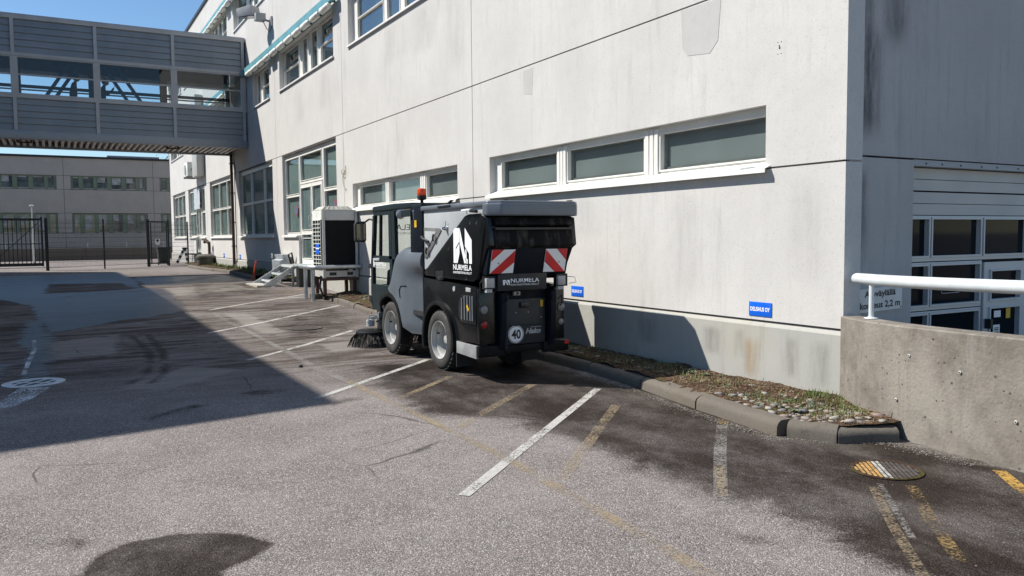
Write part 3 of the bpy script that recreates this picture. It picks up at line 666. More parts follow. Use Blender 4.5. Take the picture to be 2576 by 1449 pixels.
def window(pl, parent, u0, u1, v0, v1, panes, glass, fmat, d=.11, fw=.05, name='window', fat=None, thick=.06, interior=None):
    """panes: (u0,u1,v0,v1); the frame fills the rest of the opening; returns the frame"""
    us = sorted({u0, u1}|{p[0] for p in panes}|{p[1] for p in panes}); vs = sorted({v0, v1}|{p[2] for p in panes}|{p[3] for p in panes})
    mb = MB()
    for i in range(len(us)-1):
        j = 0
        while j < len(vs)-1:
            a = (us[i]+us[i+1])/2
            fl = lambda jj: not any(p[0] < a < p[1] and p[2] < (vs[jj]+vs[jj+1])/2 < p[3] for p in panes)
            if fl(j):
                k = j
                while k+1 < len(vs)-1 and fl(k+1): k += 1
                pl.box(mb, us[i], us[i+1], vs[j], vs[k+1], d, d+thick); j = k+1
            else: j += 1
    for p in panes:      # a slimmer sash bead round each pane
        b = .018
        for q in ((p[0]-b, p[0], p[2]-b, p[3]+b), (p[1], p[1]+b, p[2]-b, p[3]+b), (p[0], p[1], p[2]-b, p[2]), (p[0], p[1], p[3], p[3]+b)):
            pl.box(mb, *q, d-.018, d+.002)
    fr = mb.build(name, fmat, parent)
    for p in panes:
        g = MB(); a = pl.P(p[0]-.004, p[2]-.004, d+.035); b = pl.P(p[1]+.004, p[3]+.004, d+.04); g.box(a[0], b[0], a[1], b[1], a[2], b[2])
        g.build('pane', glass(p) if callable(glass) else glass, fr)
    if interior:
        for p in panes:
            mb = MB(); pl.box(mb, p[0]-.01, p[1]+.01, p[2]-.01, p[3]+.01, d+.075, d+.08); mb.build('blind', interior, fr)
            mb = MB(); w_ = .035
            for q in ((p[0]-.01, p[0]+w_, p[2], p[3]), (p[1]-w_, p[1]+.01, p[2], p[3]), (p[0], p[1], p[3]-w_, p[3]), (p[0], p[1], p[2], p[2]+w_)): pl.box(mb, *q, d+.048, d+.07)
            mb.build('inner_sash', M_innerf, fr)
    return fr

# ------------------------------------------------------------ main building
WX = 6.07
mbld = thing('main_building', 'long pale rendered concrete building along the right side of the yard', 'building', (WX, 4.8, 0))
pl = Plane('x', WX)
MODS = [4.77, 12.0, 18.76, 25.3, 31.8, 38.3, 44.7, 51.0]
TOP = 11.6
gw = [None, None, (19.33, 24.6), (25.84, 31.07), (32.46, 37.41), (38.8, 43.8), (44.9, 49.7)]
Z0 = .74
f2 = [None, (12.7, 18.23), (19.37, 24.66), (25.95, 28.3), (32.5, 37.6), (38.9, 44.1), (45.1, 50.0)]
f3 = [None, None, (19.4, 24.66), (25.95, 31.2), (32.5, 37.6), (38.9, 44.1), (45.1, 50.0)]
for i in range(7):
    a, b = MODS[i], MODS[i+1]; zz = Z0+(.08 if i > 1 else 0)
    up = []
    if f2[i]: up.append((f2[i][0], f2[i][1], 5.97, 7.08))
    if f3[i]: up.append((f3[i][0], f3[i][1], 9.12, 10.3))
    panel(pl, a, b, 4.05, TOP, up, M_wall, mbld)
    if i == 0:
        panel(pl, a, b, Z0, 2.235, [], M_wall, mbld); panel(pl, a, b, 2.235, 4.05, [(5.70, 11.42, 2.2, 2.845)], M_wall, mbld)
    elif i == 1:
        panel(pl, a, b, Z0, 2.235, [], M_wall, mbld); panel(pl, a, b, 2.235, 4.05, [(12.59, 18.14, 2.2, 2.83)], M_wall, mbld)
    else:
        h = gw[i]; hs = [(h[0], h[1], 1.67, 4.2)]
        if i == 2: hs.append((20.72, 22.95, 0, 1.7))
        if i == 5: hs.append((40.3, 41.75, 0, 1.7))
        if len(hs) == 2:
            panel(pl, a, hs[1][0]+.01, zz, 4.05, [(h[0], hs[1][0]+.05, 1.67, 4.2)], M_wall, mbld); panel(pl, hs[1][1]-.01, b, zz, 4.05, [(hs[1][1]-.05, h[1], 1.67, 4.2)], M_wall, mbld)
        else: panel(pl, a, b, zz, 4.05, hs, M_wall, mbld)
    # plinth, slightly proud
    if i == 2:
        panel(pl, a, 20.7, -.1, zz+.06, [], M_plinth, mbld, name='plinth', depth=.3); panel(pl, 22.97, b, -.1, zz, [], M_plinth, mbld, name='plinth', depth=.3)
        MB().box(WX+.01, WX+.3, 20.72, 22.95, -.1, .84).build('plinth', M_plinth, mbld)
    else:
        p_ = MB(); p_.prism([(WX-.025, -.1), (WX-.025, zz-.05), (WX-.014, zz-.034), (WX+.03, zz-.008), (WX+.3, zz-.008), (WX+.3, -.1)], a+.006, b-.006, 'y'); p_.build('plinth', M_plinth, mbld)
# dark sealant behind the joints
jb = MB()
for y_ in MODS[1:-1]: jb.box(WX+.016, WX+.05, y_-.03, y_+.03, .0, TOP)
jb.box(WX+.016, WX+.05, 4.9, 51, 4.02, 4.08); jb.box(WX+.016, WX+.05, 4.9, 5.7, 2.2, 2.27); jb.box(WX+.016, WX+.05, 11.42, 12.59, 2.2, 2.27); jb.box(WX+.016, WX+.05, 18.14, 18.76, 2.2, 2.27)
jb.box(WX+.03, WX+.06, 4.9, 18.7, .66, .78); jb.box(WX+.03, WX+.06, 23, 51, .72, .86); jb.box(WX+.03, WX+.06, 18.76, 20.7, .72, .86)
jb.build('joint_sealant', M_joint, mbld)['kind'] = 'stuff'
def soft_stain(name, c, ax, a=.6, sc=5):
    t = NT(name); out = [n for n in t.t.nodes if n.type == 'OUTPUT_MATERIAL'][0]; t.col(c); t.set(.9, spec=.1)
    t.co(); sp = t.n('ShaderNodeSeparateXYZ'); t.l(t.tc.outputs['Generated'], sp.inputs[0])
    u_ = t.math('SUBTRACT', 1.0, t.math('ABSOLUTE', t.math('SUBTRACT', t.math('MULTIPLY', sp.outputs[ax], 2.0), 1.0)))
    v_ = t.math('SUBTRACT', 1.0, t.math('ABSOLUTE', t.math('SUBTRACT', t.math('MULTIPLY', sp.outputs[2], 2.0), 1.0)))
    n = t.noise(sc, 6, .7, (1, 1, .14)); k = t.math('MULTIPLY', t.math('MULTIPLY', t.ramp(u_, 0, .9), t.ramp(v_, 0, .5)), t.ramp(n, .3, .72, .1, 1))
    tr = t.n('ShaderNodeBsdfTransparent'); mx = t.n('ShaderNodeMixShader'); t.l(t.math('MULTIPLY', k, a), mx.inputs[0]); t.l(tr.outputs[0], mx.inputs[1]); t.l(t.b.outputs[0], mx.inputs[2]); t.l(mx.outputs[0], out.inputs[0]); return t.m
M_rust = soft_stain('rust_run', (.44, .29, .13), 1, .42, 9); M_dkrun = soft_stain('grime_run', (.13, .12, .11), 1, .26, 12); M_soot = soft_stain('soot_run', (.07, .068, .072), 0, .45, 8); M_wallrun = soft_stain('wall_grime', (.25, .235, .225), 1, .11, 6)
def stain(y0, y1, z0, z1, m_, x=None): x = WX-.0262 if x is None else x; MB().add([(x, y0, z0), (x, y1, z0), (x, y1, z1), (x, y0, z1)], [(0, 1, 2, 3)]).build('stain', m_, mbld)
stain(5.66, 5.98, .12, .60, M_rust)
for a_ in ((5.2, 5.5, .2, .66), (4.85, 5.15, .15, .66), (6.2, 6.6, .3, .66), (7.2, 7.7, .3, .66), (5.9, 6.1, .3, .66)): stain(*a_, M_dkrun)
for a_ in ((10.4, 11.9, 1.0, 2.15), (13.2, 14.6, 4.9, 5.9), (14.6, 16.2, 5.0, 5.9), (12.1, 12.9, 4.3, 5.8), (19.5, 21, 4.7, 5.9), (21.8, 23.2, 4.6, 5.9), (8.2, 9.2, 1.5, 2.15), (6.3, 7.3, .8, 2.1), (4.85, 5.5, 1.0, 2.2)): stain(*a_, M_wallrun, WX-.0015)
# roof coping
MB().box(WX-.06, WX+.5, 4.7, 51.05, TOP, TOP+.12).build('coping', M_roofedge, mbld)
MB().box(WX+.3, WX+18, 4.9+.25, 50.98, 11.2, 11.5).build('roof', M_roofedge, mbld)
# dark rooms behind the panes
MB().box(WX+.45, WX+.5, 4.95, 50.9, .1, 11.1).build('inner_wall', M_intdark, mbld)
MB().box(WX+.0, WX+18, 50.75, 51.0, 0, TOP-.01).build('gable_wall', M_wall, mbld)
# strip windows
def strip(y0, y1, z0, z1, panes):
    w = window(pl, mbld, y0, y1, z0+.035, z1, panes, M_winclear, M_white, d=.10, name='strip_window', interior=M_blind)
    for a, b in zip(panes[:-1], panes[1:]):
        c0, c1 = a[1], b[0]; wd = c1-c0
        for k in (.1, .38, .66):
            mb = MB(); pl.box(mb, c0+wd*k, c0+wd*(k+.2), z0+.06, z1-.03, .065, .11); mb.build('mullion_rib', M_white, w)
    mb = MB(); mb.prism([(WX+.12, z0+.08), (WX-.075, z0-.005), (WX-.075, z0-.045), (WX-.068, z0-.045), (WX-.068, z0-.01), (WX+.12, z0+.05)], y0-.06, y1+.03, 'y'); sill = mb.build('sill', M_sill, w)
    return sill
s1_ = strip(5.70, 11.42, 2.235, 2.845, [(5.74, 7.37, 2.345, 2.755), (7.67, 9.31, 2.345, 2.755), (9.58, 11.17, 2.345, 2.755)])
s2_ = strip(12.59, 18.14, 2.235, 2.83, [(12.64, 14.09, 2.335, 2.74), (14.4, 15.98, 2.335, 2.74), (16.24, 17.86, 2.335, 2.74)])
def peel(sill, y, k, s):      # flaked paint on the sloping sill
    pts = []
    for i in range(8):
        a = i*math.pi/4; rr = s*rs.uniform(.6, 1.1); t_ = k+.18*math.sin(a)*rs.uniform(.7, 1); t_ = min(.97, max(.03, t_)); pts.append((WX+.12-.195*t_-.001, y+rr*math.cos(a), 2.235+.08-.085*t_+.0025))
    MB().add(pts, [tuple(range(8))]).build('flaked_patch', M_peel, mbld)
for y_, k, s in ((5.92, .75, .13), (10.1, .7, .07), (10.75, .6, .09), (9.6, .85, .04), (8.15, .8, .03)): peel(s1_, y_, k, s)
# upper windows
def upwin(y0, y1, z0, z1, panes):
    w = window(pl, mbld, y0, y1, z0, z1, panes, M_glass_up, M_white, d=.13, name='upper_window')
    mb = MB(); mb.prism([(WX+.13, z0+.03), (WX-.05, z0-.01), (WX-.05, z0-.045), (WX+.13, z0-.02)], y0-.04, y1+.02, 'y'); mb.build('sill', M_sill, w)
def patt(y0, z0, z1):
    zm = z0+.55; return [(y0+.04, y0+1.4, z0+.07, zm-.03), (y0+.04, y0+1.4, zm, z1-.06), (y0+1.73, y0+2.32, z0+.07, z1-.06), (y0+2.68, y0+3.15, z0+.07, z1-.06), (y0+3.53, y0+5.1, z0+.07, zm-.03), (y0+3.53, y0+5.1, zm, z1-.06)]
upwin(19.37, 24.66, 5.97, 7.08, patt(19.37, 5.97, 7.08))
upwin(25.95, 28.3, 5.97, 7.08, [(26.05, 27.3, 6.04, 6.5), (26.05, 27.3, 6.53, 7.02), (27.66, 28.2, 6.04, 7.02)])
upwin(12.7, 18.23, 5.97, 7.08, [(16.28, 17.88, 6.04, 6.5), (16.28, 17.88, 6.53, 7.02), (15.37, 16.05, 6.04, 7.02), (14.4, 15.1, 6.04, 7.02), (12.8, 14.15, 6.04, 6.5), (12.8, 14.15, 6.53, 7.02)])
for i in (4, 5, 6):
    y0, y1 = f2[i]; sc = (y1-y0)/5.2
    upwin(y0, y1, 5.97, 7.08, [(y0+(p[0]-y0)*sc, y0+(p[1]-y0)*sc, p[2], p[3]) for p in patt(y0, 5.97, 7.08)])
for i in (2, 3, 4, 5, 6):
    y0, y1 = f3[i]; sc = (y1-y0)/5.3
    upwin(y0, y1, 9.12, 10.3, [(y0+(p[0]-y0)*sc, y0+(p[1]-y0)*sc, p[2], p[3]) for p in patt(y0, 9.12, 10.3)])
# tall ground-floor windows
def tall(y0, y1, ms, zt=2.83, z0=1.67, z1=3.95):
    cols = [y0]+ms+[y1]; panes = []
    for a, b in zip(cols[:-1], cols[1:]):
        panes += [(a+.06, b-.06, z0+.08, zt-.04), (a+.06, b-.06, zt+.04, z1-.07)]
    w = window(pl, mbld, y0, y1, z0, z1+.1, panes, M_winclear, M_white, d=.09, name='tall_window', interior=M_blindt)
    mb = MB(); mb.prism([(WX+.1, z0+.03), (WX-.07, z0-.005), (WX-.07, z0-.05), (WX+.1, z0-.02)], y0-.05, y1+.05, 'y'); mb.build('sill', M_sill, w)
    return w
tall(25.84, 31.07, [27.35, 29.31]); tall(32.46, 37.41, [33.88, 35.56]); tall(44.9, 49.7, [46.5, 48.1])
# window group with the double door (module 19.3 to 24.6)
P5 = [(23.06, 24.52, 1.76, 2.78), (23.06, 24.52, 2.87, 3.88), (20.84, 22.88, 3.2, 3.88), (19.39, 20.62, 1.76, 2.79), (19.39, 20.62, 2.88, 3.88)]
w5 = window(pl, mbld, 19.33, 24.6, 1.67, 4.04, [p for p in P5]+[(20.78, 22.92, 1.60, 3.10)], M_winclear, M_white, d=.09, name='door_window', interior=M_blindt)
for o in list(bpy.data.objects):
    if o.parent == w5 and o.name.split('.')[0] in ('pane', 'blind', 'inner_sash'):
        zs = [v.co.z for v in o.data.vertices]
        if max(zs)-min(zs) > 1.3: bpy.data.objects.remove(o)
MB().prism([(WX+.1, 1.70), (WX-.07, 1.665), (WX-.07, 1.62), (WX+.1, 1.65)], 22.98, 24.65, 'y').build('sill', M_sill, w5)
MB().prism([(WX+.1, 1.70), (WX-.07, 1.665), (WX-.07, 1.62), (WX+.1, 1.65)], 19.28, 20.65, 'y').build('sill', M_sill, w5)
def door(y0, y1, z0, z1, split, parent, zmid, glass, d=.09):
    leaf = []
    for a, b in ((y0, split), (split, y1)):
        pn = [(a+.1, b-.1, zmid+.07, z1-.1), (a+.1, b-.1, z0+.16, zmid-.07)]
        w = window(pl, parent, a+.006, b-.006, z0, z1, pn, glass, M_white, d=d-.02, name='door', thick=.05)
        leaf.append(w)
    mb = MB(); yh = split+.07; mb.tube([(WX+d-.03, yh, zmid+.15), (WX+d-.11, yh, zmid+.18), (WX+d-.12, yh+.04, zmid+.3), (WX+d-.11, yh, zmid+.45), (WX+d-.03, yh, zmid+.48)], .014, 8)
    mb.build('handle', M_chrome, leaf[1], smooth=True); return leaf
door(20.8, 22.9, .88, 3.08, 21.75, mbld, 1.76, M_glass_tall)
MB().box(WX-.03, WX+.2, 20.75, 22.95, .84, .88).build('threshold', M_galv, mbld)
for (y_, z_, rr_x) in ((23.55, 2.38, .15), (21.28, 2.45, .14), (19.85, 2.42, .14)):
    MB().lathe([(rr_x, 0), (rr_x, .001)], (WX+.118, y_, z_), (-1, 0, 0), 24).build('sticker_ring', M_redst, mbld); MB().lathe([(rr_x*.7, 0), (rr_x*.7, .001)], (WX+.1165, y_, z_), (-1, 0, 0), 24).build('sticker_disc', M_bluest, mbld)
MB().box(WX+.114, WX+.117, 22.3, 22.38, 1.95, 2.2).build('sticker', M_redst, mbld); MB().box(WX+.114, WX+.117, 22.2, 22.5, 1.93, 2.0).build('sticker', M_redst, mbld)
# far door (module 38.8 to 43.8)
P6 = [(38.87, 40.1, 1.76, 2.8), (38.87, 40.1, 2.89, 3.88), (41.9, 43.7, 1.76, 2.8), (41.9, 43.7, 2.89, 3.88), (40.2, 41.8, 3.12, 3.88)]
w6 = window(pl, mbld, 38.8, 43.8, 1.67, 4.04, P6+[(40.3, 41.75, 1.6, 3.03)], lambda p: M_film if p[0] == 40.2 else M_glass_tall, M_white, d=.09, name='door_window')
for o in list(bpy.data.objects):
    if o.parent == w6 and o.name.startswith('pane'):
        zs = [v.co.z for v in o.data.vertices]
        if max(zs)-min(zs) > 1.3: bpy.data.objects.remove(o)
door(40.3, 41.75, .95, 3.02, 41.0, mbld, 1.76, M_glass_tall)
MB().prism([(WX+.1, 1.70), (WX-.07, 1.665), (WX-.07, 1.62), (WX+.1, 1.65)], 41.85, 43.85, 'y').build('sill', M_sill, w6)
MB().prism([(WX+.1, 1.70), (WX-.07, 1.665), (WX-.07, 1.62), (WX+.1, 1.65)], 38.75, 40.2, 'y').build('sill', M_sill, w6)
MB().box(5.75, 6.05, 39.9, 42.6, .84, .9).build('landing', M_dark, mbld)
# plastic sheet over the far transom
mb = MB(); n = 8
for j in range(n+1):
    for i in range(n+1): mb.v.append((WX-.02-.05*abs(mnoise.noise(Vector((i*.5, j*.5, 3)))), 40.1+1.75*i/n, 3.0+.98*j/n))
mb.f = [(j*(n+1)+i, j*(n+1)+i+1, (j+1)*(n+1)+i+1, (j+1)*(n+1)+i) for j in range(n) for i in range(n)]
tag(mb.build('plastic_sheet', simple('pale_plastic_sheet', (.55, .58, .62), .4), smooth=True), 'creased pale plastic sheet taped over the glazing above the far door', 'sheet')
# repair patches and the old bracket hole
M_patch = concrete('repair_mortar', (.47, .462, .445), .1, .5)
MB().prism([(6.32, 4.02), (6.93, 4.035), (6.90, 3.62), (6.82, 3.53), (6.48, 3.49), (6.36, 3.60)], WX-.003, WX+.004, 'x').build('repair_patch', M_patch, mbld)
MB().prism([(10.06, 4.0), (10.35, 4.0), (10.33, 3.66), (10.1, 3.62)], WX-.002, WX+.003, 'x').build('repair_patch', M_patch, mbld)
for dy, dz, rr in ((0, 0, .013), (-.02, .055, .006), (.02, .055, .006), (-.02, -.055, .006), (.02, -.055, .006), (.005, .02, .01)):
    MB().lathe([(rr, 0), (rr*.6, .004)], (WX+.001, 5.54+dy, 3.355+dz), (-1, 0, 0), 8).build('bolt_hole', M_printblack, mbld)
# sunshades
def sunshade(y0, y1, zt, name_label):
    t = thing('sunshade', name_label, 'sunshade', (5.9, y0, zt), 'turquoise sunshade rails above window rows')
    MB().prism([(5.86, zt-.20), (5.86, zt-.02), (5.90, zt), (5.96, zt), (5.96, zt-.20)], y0, y1, 'y').build('rail', M_blue, t)
    yb = y0+.15; seg = .86
    while yb+seg < y1:
        mb = MB(); mb.lathe([(.05, 0), (.078, .04), (.078, seg-.28), (.05, seg-.24)], (5.87, yb, zt-.285), (0, 1, 0), 10); mb.build('roller', M_roller, t, smooth=True)
        MB().box(5.90, 5.94, yb+seg-.06, yb+seg-.02, zt-.34, zt-.2).build('roller_bracket', M_dark, t)
        yb += seg
    yb = y0+.3
    while yb < y1: MB().box(5.96, WX, yb, yb+.05, zt-.15, zt-.05).build('bracket', M_dark, t); yb += 3.2
sunshade(18.85, 29.2, 7.33, 'turquoise sunshade with cream rollers from the footbridge towards the camera')
sunshade(32.5, 50.3, 7.33, 'turquoise sunshade seen beyond the footbridge, lower storey')
sunshade(25.6, 50.3, 10.42, 'turquoise sunshade above the topmost window row')

# ---- end wall with the garage door
pe = Plane('y', 4.80)
panel(pe, 6.13, 6.98+.08, -.1, 2.285, [], M_endwall_shaded, mbld, name='end_panel')
panel(pe, 6.13, 13.5, 2.285, TOP, [], M_endwall_shaded, mbld, name='end_panel')
panel(pe, 10.9, 13.5, -.1, 2.285, [], M_endwall_shaded, mbld, name='end_panel')
MB().box(6.10, 6.16, 4.82, 4.9, -.1, TOP).build('corner_groove', M_joint, mbld)
MB().box(7.06, 10.9, 4.81, 4.98, 2.225, 2.283).build('lintel_flashing', M_frame_grey, mbld)
for x_ in (7.25, 7.5, 7.8, 8.15, 8.42, 8.8): MB().lathe([(.01, 0), (.007, .005)], (x_, 4.809, 2.25), (0, -1, 0), 8).build('screw', M_dark, mbld)
GD = thing('garage_door', 'pale grey sectional garage door with dark glass rows beyond the ramp wall', 'garage door', (9, 4.9, 0))
M_gd = simple('door_section_paint', (.46, .45, .42), .45, 0, .04, 2)
M_gdf = simple('door_frame_paint', (.52, .53, .53), .4, .1, .04, 2)
for z0, z1 in ((2.0, 2.22), (1.765, 1.99)):
    for k in range(2): MB().box(7.07, 10.9, 4.90, 4.95, z0+k*(z1-z0)/2+.003, z0+(k+1)*(z1-z0)/2-.003).build('section', M_gd, GD)
cols_ = [(7.10, 7.42), (7.48, 8.28), (8.35, 9.14), (9.21, 10.0), (10.07, 10.85)]
pg = Plane('y', 4.86)
for (z0, z1) in ((1.315, 1.76), (.835, 1.305), (.36, .825), (0.0, .35)):
    pn = []
    for a, b in cols_:
        if z0 < 1.3 and a in (8.35,): continue
        pn.append((a, b, z0+.055, z1-.035))
    window(pg, GD, 7.07, 8.335 if z0 < 1.3 else 10.9, z0, z1, [p for p in pn if p[1] < 8.336 or z0 > 1.3], M_glass_dark, M_gdf, d=.03, name='glazed_section')
    if z0 < 1.3: window(pg, GD, 9.19, 10.9, z0, z1, [p for p in pn if p[0] > 9.19], M_glass_dark, M_gdf, d=.03, name='glazed_section')
MB().box(6.9, 11, 5.02, 5.1, 0, 2.4).build('light_block', M_intdark, GD)  # added unseen sheet that blocks light leaking through the section gaps
wd = window(pg, GD, 8.35, 9.18, 0.0, 1.285, [(8.46, 8.99, .9, 1.19), (8.46, 8.99, .42, .80), (8.46, 8.99, .08, .34)], M_glass_dark, M_gdf, d=.01, name='wicket_door')
MB().box(8.37, 8.41, 4.80, 4.86, .60, .70).build('handle', M_dark, wd)
def sticker(x0, x1, z0, z1, m_): MB().box(x0, x1, 4.889, 4.8925, z0, z1).build('sticker', m_, wd)
for a in ((8.52, 8.64, .97, 1.04, M_signwhite), (8.48, 8.56, 1.02, 1.06, M_red), (8.58, 8.70, .70, .77, M_signwhite), (8.80, 8.88, .68, .79, M_yellow), (8.57, 8.69, .50, .62, M_signwhite), (8.6, 8.68, 1.2, 1.24, M_signwhite)): sticker(*a)
for z_ in (.515, .535, .56, .58): MB().box(8.59, 8.67, 4.887, 4.8885, z_, z_+.012).build('sticker_line', M_printblack, wd)
MB().box(8.06, 8.14, 4.908, 4.9115, 1.0, 1.10).build('sticker', M_yellow, GD)
for a in ((7.66, 7.95, 1.11, 1.115), (7.66, 7.95, .99, .995), (7.66, 7.665, .99, 1.115), (7.945, 7.95, .99, 1.115)): MB().box(a[0], a[1], 4.886, 4.889, a[2], a[3]).build('sticker_outline', M_printgrey, GD)
for k_, (x0_, x1_, z0_, z1_) in enumerate(((6.17, 6.50, 2.35, 4.2), (6.22, 6.62, 2.4, 3.5), (6.19, 6.45, 1.2, 2.25), (6.5, 7.0, 3.2, 4.6))):
    y_ = 4.7985-.0008*k_; MB().add([(x0_, y_, z0_), (x1_, y_, z0_), (x1_, y_, z1_), (x0_, y_, z1_)], [(0, 1, 2, 3)]).build('stain', M_soot, mbld)
# door stain on the end wall: streaks with a shape of their own
M_glass_dark.node_tree.nodes['Principled BSDF'].inputs['Specular IOR Level'].default_value = .12
M_stainw = paint_mat('damp_streak', (.16, .16, .165), .43, .62, .5)
# height sign
sg = thing('height_sign', 'old off-white metal sign with black Finnish text about clearance height', 'sign', (6.58, 4.79, .98))
spl = MB().add([(6.275, 4.785, .875), (6.895, 4.785, .895), (6.895, 4.785, 1.115), (6.275, 4.785, 1.09), (6.275, 4.797, .875), (6.895, 4.797, .895), (6.895, 4.797, 1.115), (6.275, 4.797, 1.09)],
               [(0, 1, 2, 3), (4, 7, 6, 5), (0, 4, 5, 1), (1, 5, 6, 2), (2, 6, 7, 3), (3, 7, 4, 0)]).build('plate', M_signplate, sg)
text('Ajoväylällä', 'lettering', M_printblack, spl, (6.36, 4.785, .995), (1, 0, .03), (0, 0, 1), .075, .44, bold=.028)
text('korkeus 2,2 m', 'lettering', M_printblack, spl, (6.30, 4.785, .895), (1, 0, .03), (0, 0, 1), .073, .565, bold=.028)
for x_, z_ in ((6.29, .895), (6.88, .91), (6.29, 1.075), (6.88, 1.095)): MB().lathe([(.007, 0), (.004, .004)], (x_, 4.784, z_), (0, -1, 0), 8).build('screw', M_dark, sg)

# ---- ramp wall with its rail
rw = thing('ramp_wall', 'pitted cast concrete parapet wall of the garage ramp at the right edge', 'wall', (5.6, 3, 0))
RP = [(6.04, 4.78), (5.94, 4.62), (5.84, 4.42), (5.74, 4.15), (5.67, 3.88), (5.62, 3.55), (5.575, 3.15), (5.54, 2.8), (5.5, 2.3), (5.46, 1.5), (5.42, .5), (5.4, -1)]
mb = MB()
for i, p in enumerate(RP):
    a = Vector(RP[max(i-1, 0)]); b = Vector(RP[min(i+1, len(RP)-1)]); d = (b-a).normalized(); nrm = Vector((-d.y, d.x)); 
    if nrm.x < 0: nrm = -nrm
    zt = .868+.012*max(0, 4.78-p[1]) if p[1] > -2 else .93
    q = Vector(p)+nrm*.2
    if i == 0: q = Vector((6.2, 4.792))
    if i == 1: q = Vector((6.12, 4.55))
    mb.v += [(p[0], p[1], -.1), (p[0], p[1], zt-.01), (p[0]+nrm.x*.012, p[1]+nrm.y*.012, zt), (q.x, q.y, zt), (q.x, q.y, -.1)]
for i in range(len(RP)-1):
    for j in range(4): mb.f.append((i*5+j, i*5+j+1, (i+1)*5+j+1, (i+1)*5+j))
mb.f += [(4, 3, 2, 1, 0), tuple((len(RP)-1)*5+j for j in range(5))]
mb.build('wall_body', M_ramp, rw)
for x_, y_, z_ in ((5.685, 3.98, .30), (5.56, 3.0, .33), (5.66, 3.86, .66), (5.60, 3.42, .60), (5.545, 2.86, .70)):
    xx = ramp_face(y_)-.004
    MB().lathe([(.012, 0), (.010, .004)], (xx, y_, z_), (-1, .15, 0), 12).build('tie_ring', M_signplate, rw)
    MB().lathe([(.006, 0), (.005, .006)], (xx-.001, y_, z_), (-1, .15, 0), 10).build('tie_hole', M_printblack, rw)
rr_ = thing('ramp_handrail', 'thick pale grey pipe handrail on short posts above the ramp wall', 'handrail', (5.9, 4, .9))
pts = [(6.13, 4.69, 1.20), (6.10, 4.62, 1.202), (5.98, 4.38, 1.205), (5.88, 4.12, 1.208), (5.81, 3.85, 1.211), (5.755, 3.55, 1.215), (5.71, 3.15, 1.22), (5.68, 2.8, 1.225), (5.64, 2.3, 1.23), (5.6, 1.5, 1.235), (5.56, .4, 1.24)]
MB().tube(pts, .048, 20).build('pipe', M_rail, rr_, smooth=True)
MB().lathe([(.048, 0), (.044, .018), (.028, .03), (.0, .033)], (6.13, 4.69, 1.20), (.45, .89, 0), 20).build('end_cap', M_rail, rr_, smooth=True)
for p in ((6.02, 4.46), (5.70, 2.6)):
    MB().tube([(p[0], p[1], .86), (p[0], p[1], 1.17)], .022, 14).build('post', M_rail, rr_, smooth=True)
    MB().lathe([(.06, 0), (.055, .006), (.03, .01), (.026, .016)], (p[0], p[1], .876 if p[1] > 3 else .895), n=14).build('foot_plate', M_rail, rr_)

# blue company plates
def blue_sign(y0, y1, z0, z1, label):
    t = thing('company_plate', label, 'sign', (WX, (y0+y1)/2, z0), 'blue company plates low on the facade')
    p = MB().box(WX-.008, WX-.001, y0, y1, z0, z1).build('plate', M_signblue, t, bevel=.003)
    h = (z1-z0)*.30
    text('DELISHUS OY', 'lettering', M_print, p, (WX-.008, y1-(y1-y0)*.07, (z0+z1)/2-h/2), (0, -1, 0), (0, 0, 1), h, (y1-y0)*.86, bold=.03)
blue_sign(5.595, 5.89, .785, .925, 'blue company plate low on the wall nearest the ramp corner')
blue_sign(8.82, 9.10, .79, .925, 'blue company plate on the wall just behind the sweeper')
for i, (y_, lb) in enumerate(((31.25, 'right of the downpipe'), (34.5, 'left of the downpipe under the window'), (37.4, 'by the round concrete planter'))):
    blue_sign(y_-.14, y_+.14, .84, 1.0, 'tiny blue company plate '+lb)
# loose cable on the wall
mb = MB(); pts = [(WX-.01, 18.6, 3.28), (WX-.015, 18.58, 3.2), (WX-.02, 18.62, 3.12)]
for k in range(26): a = k/26*4*math.pi; pts.append((WX-.025-.01*math.sin(a*2), 18.74+.10*math.cos(a)-.02*k/26, 3.12+.09*math.sin(a)))
pts += [(WX-.02, 18.8, 3.0), (WX-.015, 18.79, 2.88), (WX-.02, 18.7, 2.77), (WX-.03, 18.6, 2.76), (WX-.03, 18.56, 2.68)]
mb.tube(pts, .006, 5); tag(mb.build('loose_cable', simple('cable_sheath', (.35, .34, .2), .6)), 'loose coiled cable hanging on the wall joint above the condenser unit', 'cable')

# downpipe, duct, outdoor unit
dp = thing('downpipe', 'dark rainwater downpipe running from the footbridge down the wall', 'downpipe', (6.0, 32.0, .4))
MB().tube([(5.98, 31.95, 4.75), (5.98, 31.95, .62)], .055, 10).build('pipe', M_brown, dp, smooth=True)
MB().tube([(5.98, 31.95, .62), (5.93, 31.95, .5)], .06, 10).build('spout', M_brown, dp, smooth=True)
for z_ in (3.3, 2.2, 1.3, 4.4): MB().box(5.91, 6.06, 31.88, 32.02, z_, z_+.03).build('clamp', M_dark, dp)
MB().tube([(6.0, 31.6, 4.6), (6.02, 31.4, 4.2), (6.03, 31.62, 3.9), (6.03, 31.65, .7)], .012, 5).build('cable', M_dark, dp)
du = thing('ventilation_duct', 'vertical pale grey ventilation duct on the wall beyond the footbridge', 'duct', (5.9, 39.2, 4.4))
MB().box(5.72, 6.06, 38.5, 39.85, 4.4, 8.0).build('duct_body', M_unit, du, bevel=.05)
ac = thing('outdoor_unit', 'small pale air conditioner unit on a wall bracket left of the duct', 'air conditioner', (5.8, 41, 4.4))
MB().box(5.55, 5.9, 40.1, 41.2, 4.5, 5.15).build('casing', M_unitside, ac, bevel=.03)
MB().lathe([(.24, 0), (.24, .02), (.2, .02)], (5.545, 40.75, 4.82), (-1, 0, 0), 20).build('fan_grille', M_frame_grey, ac)
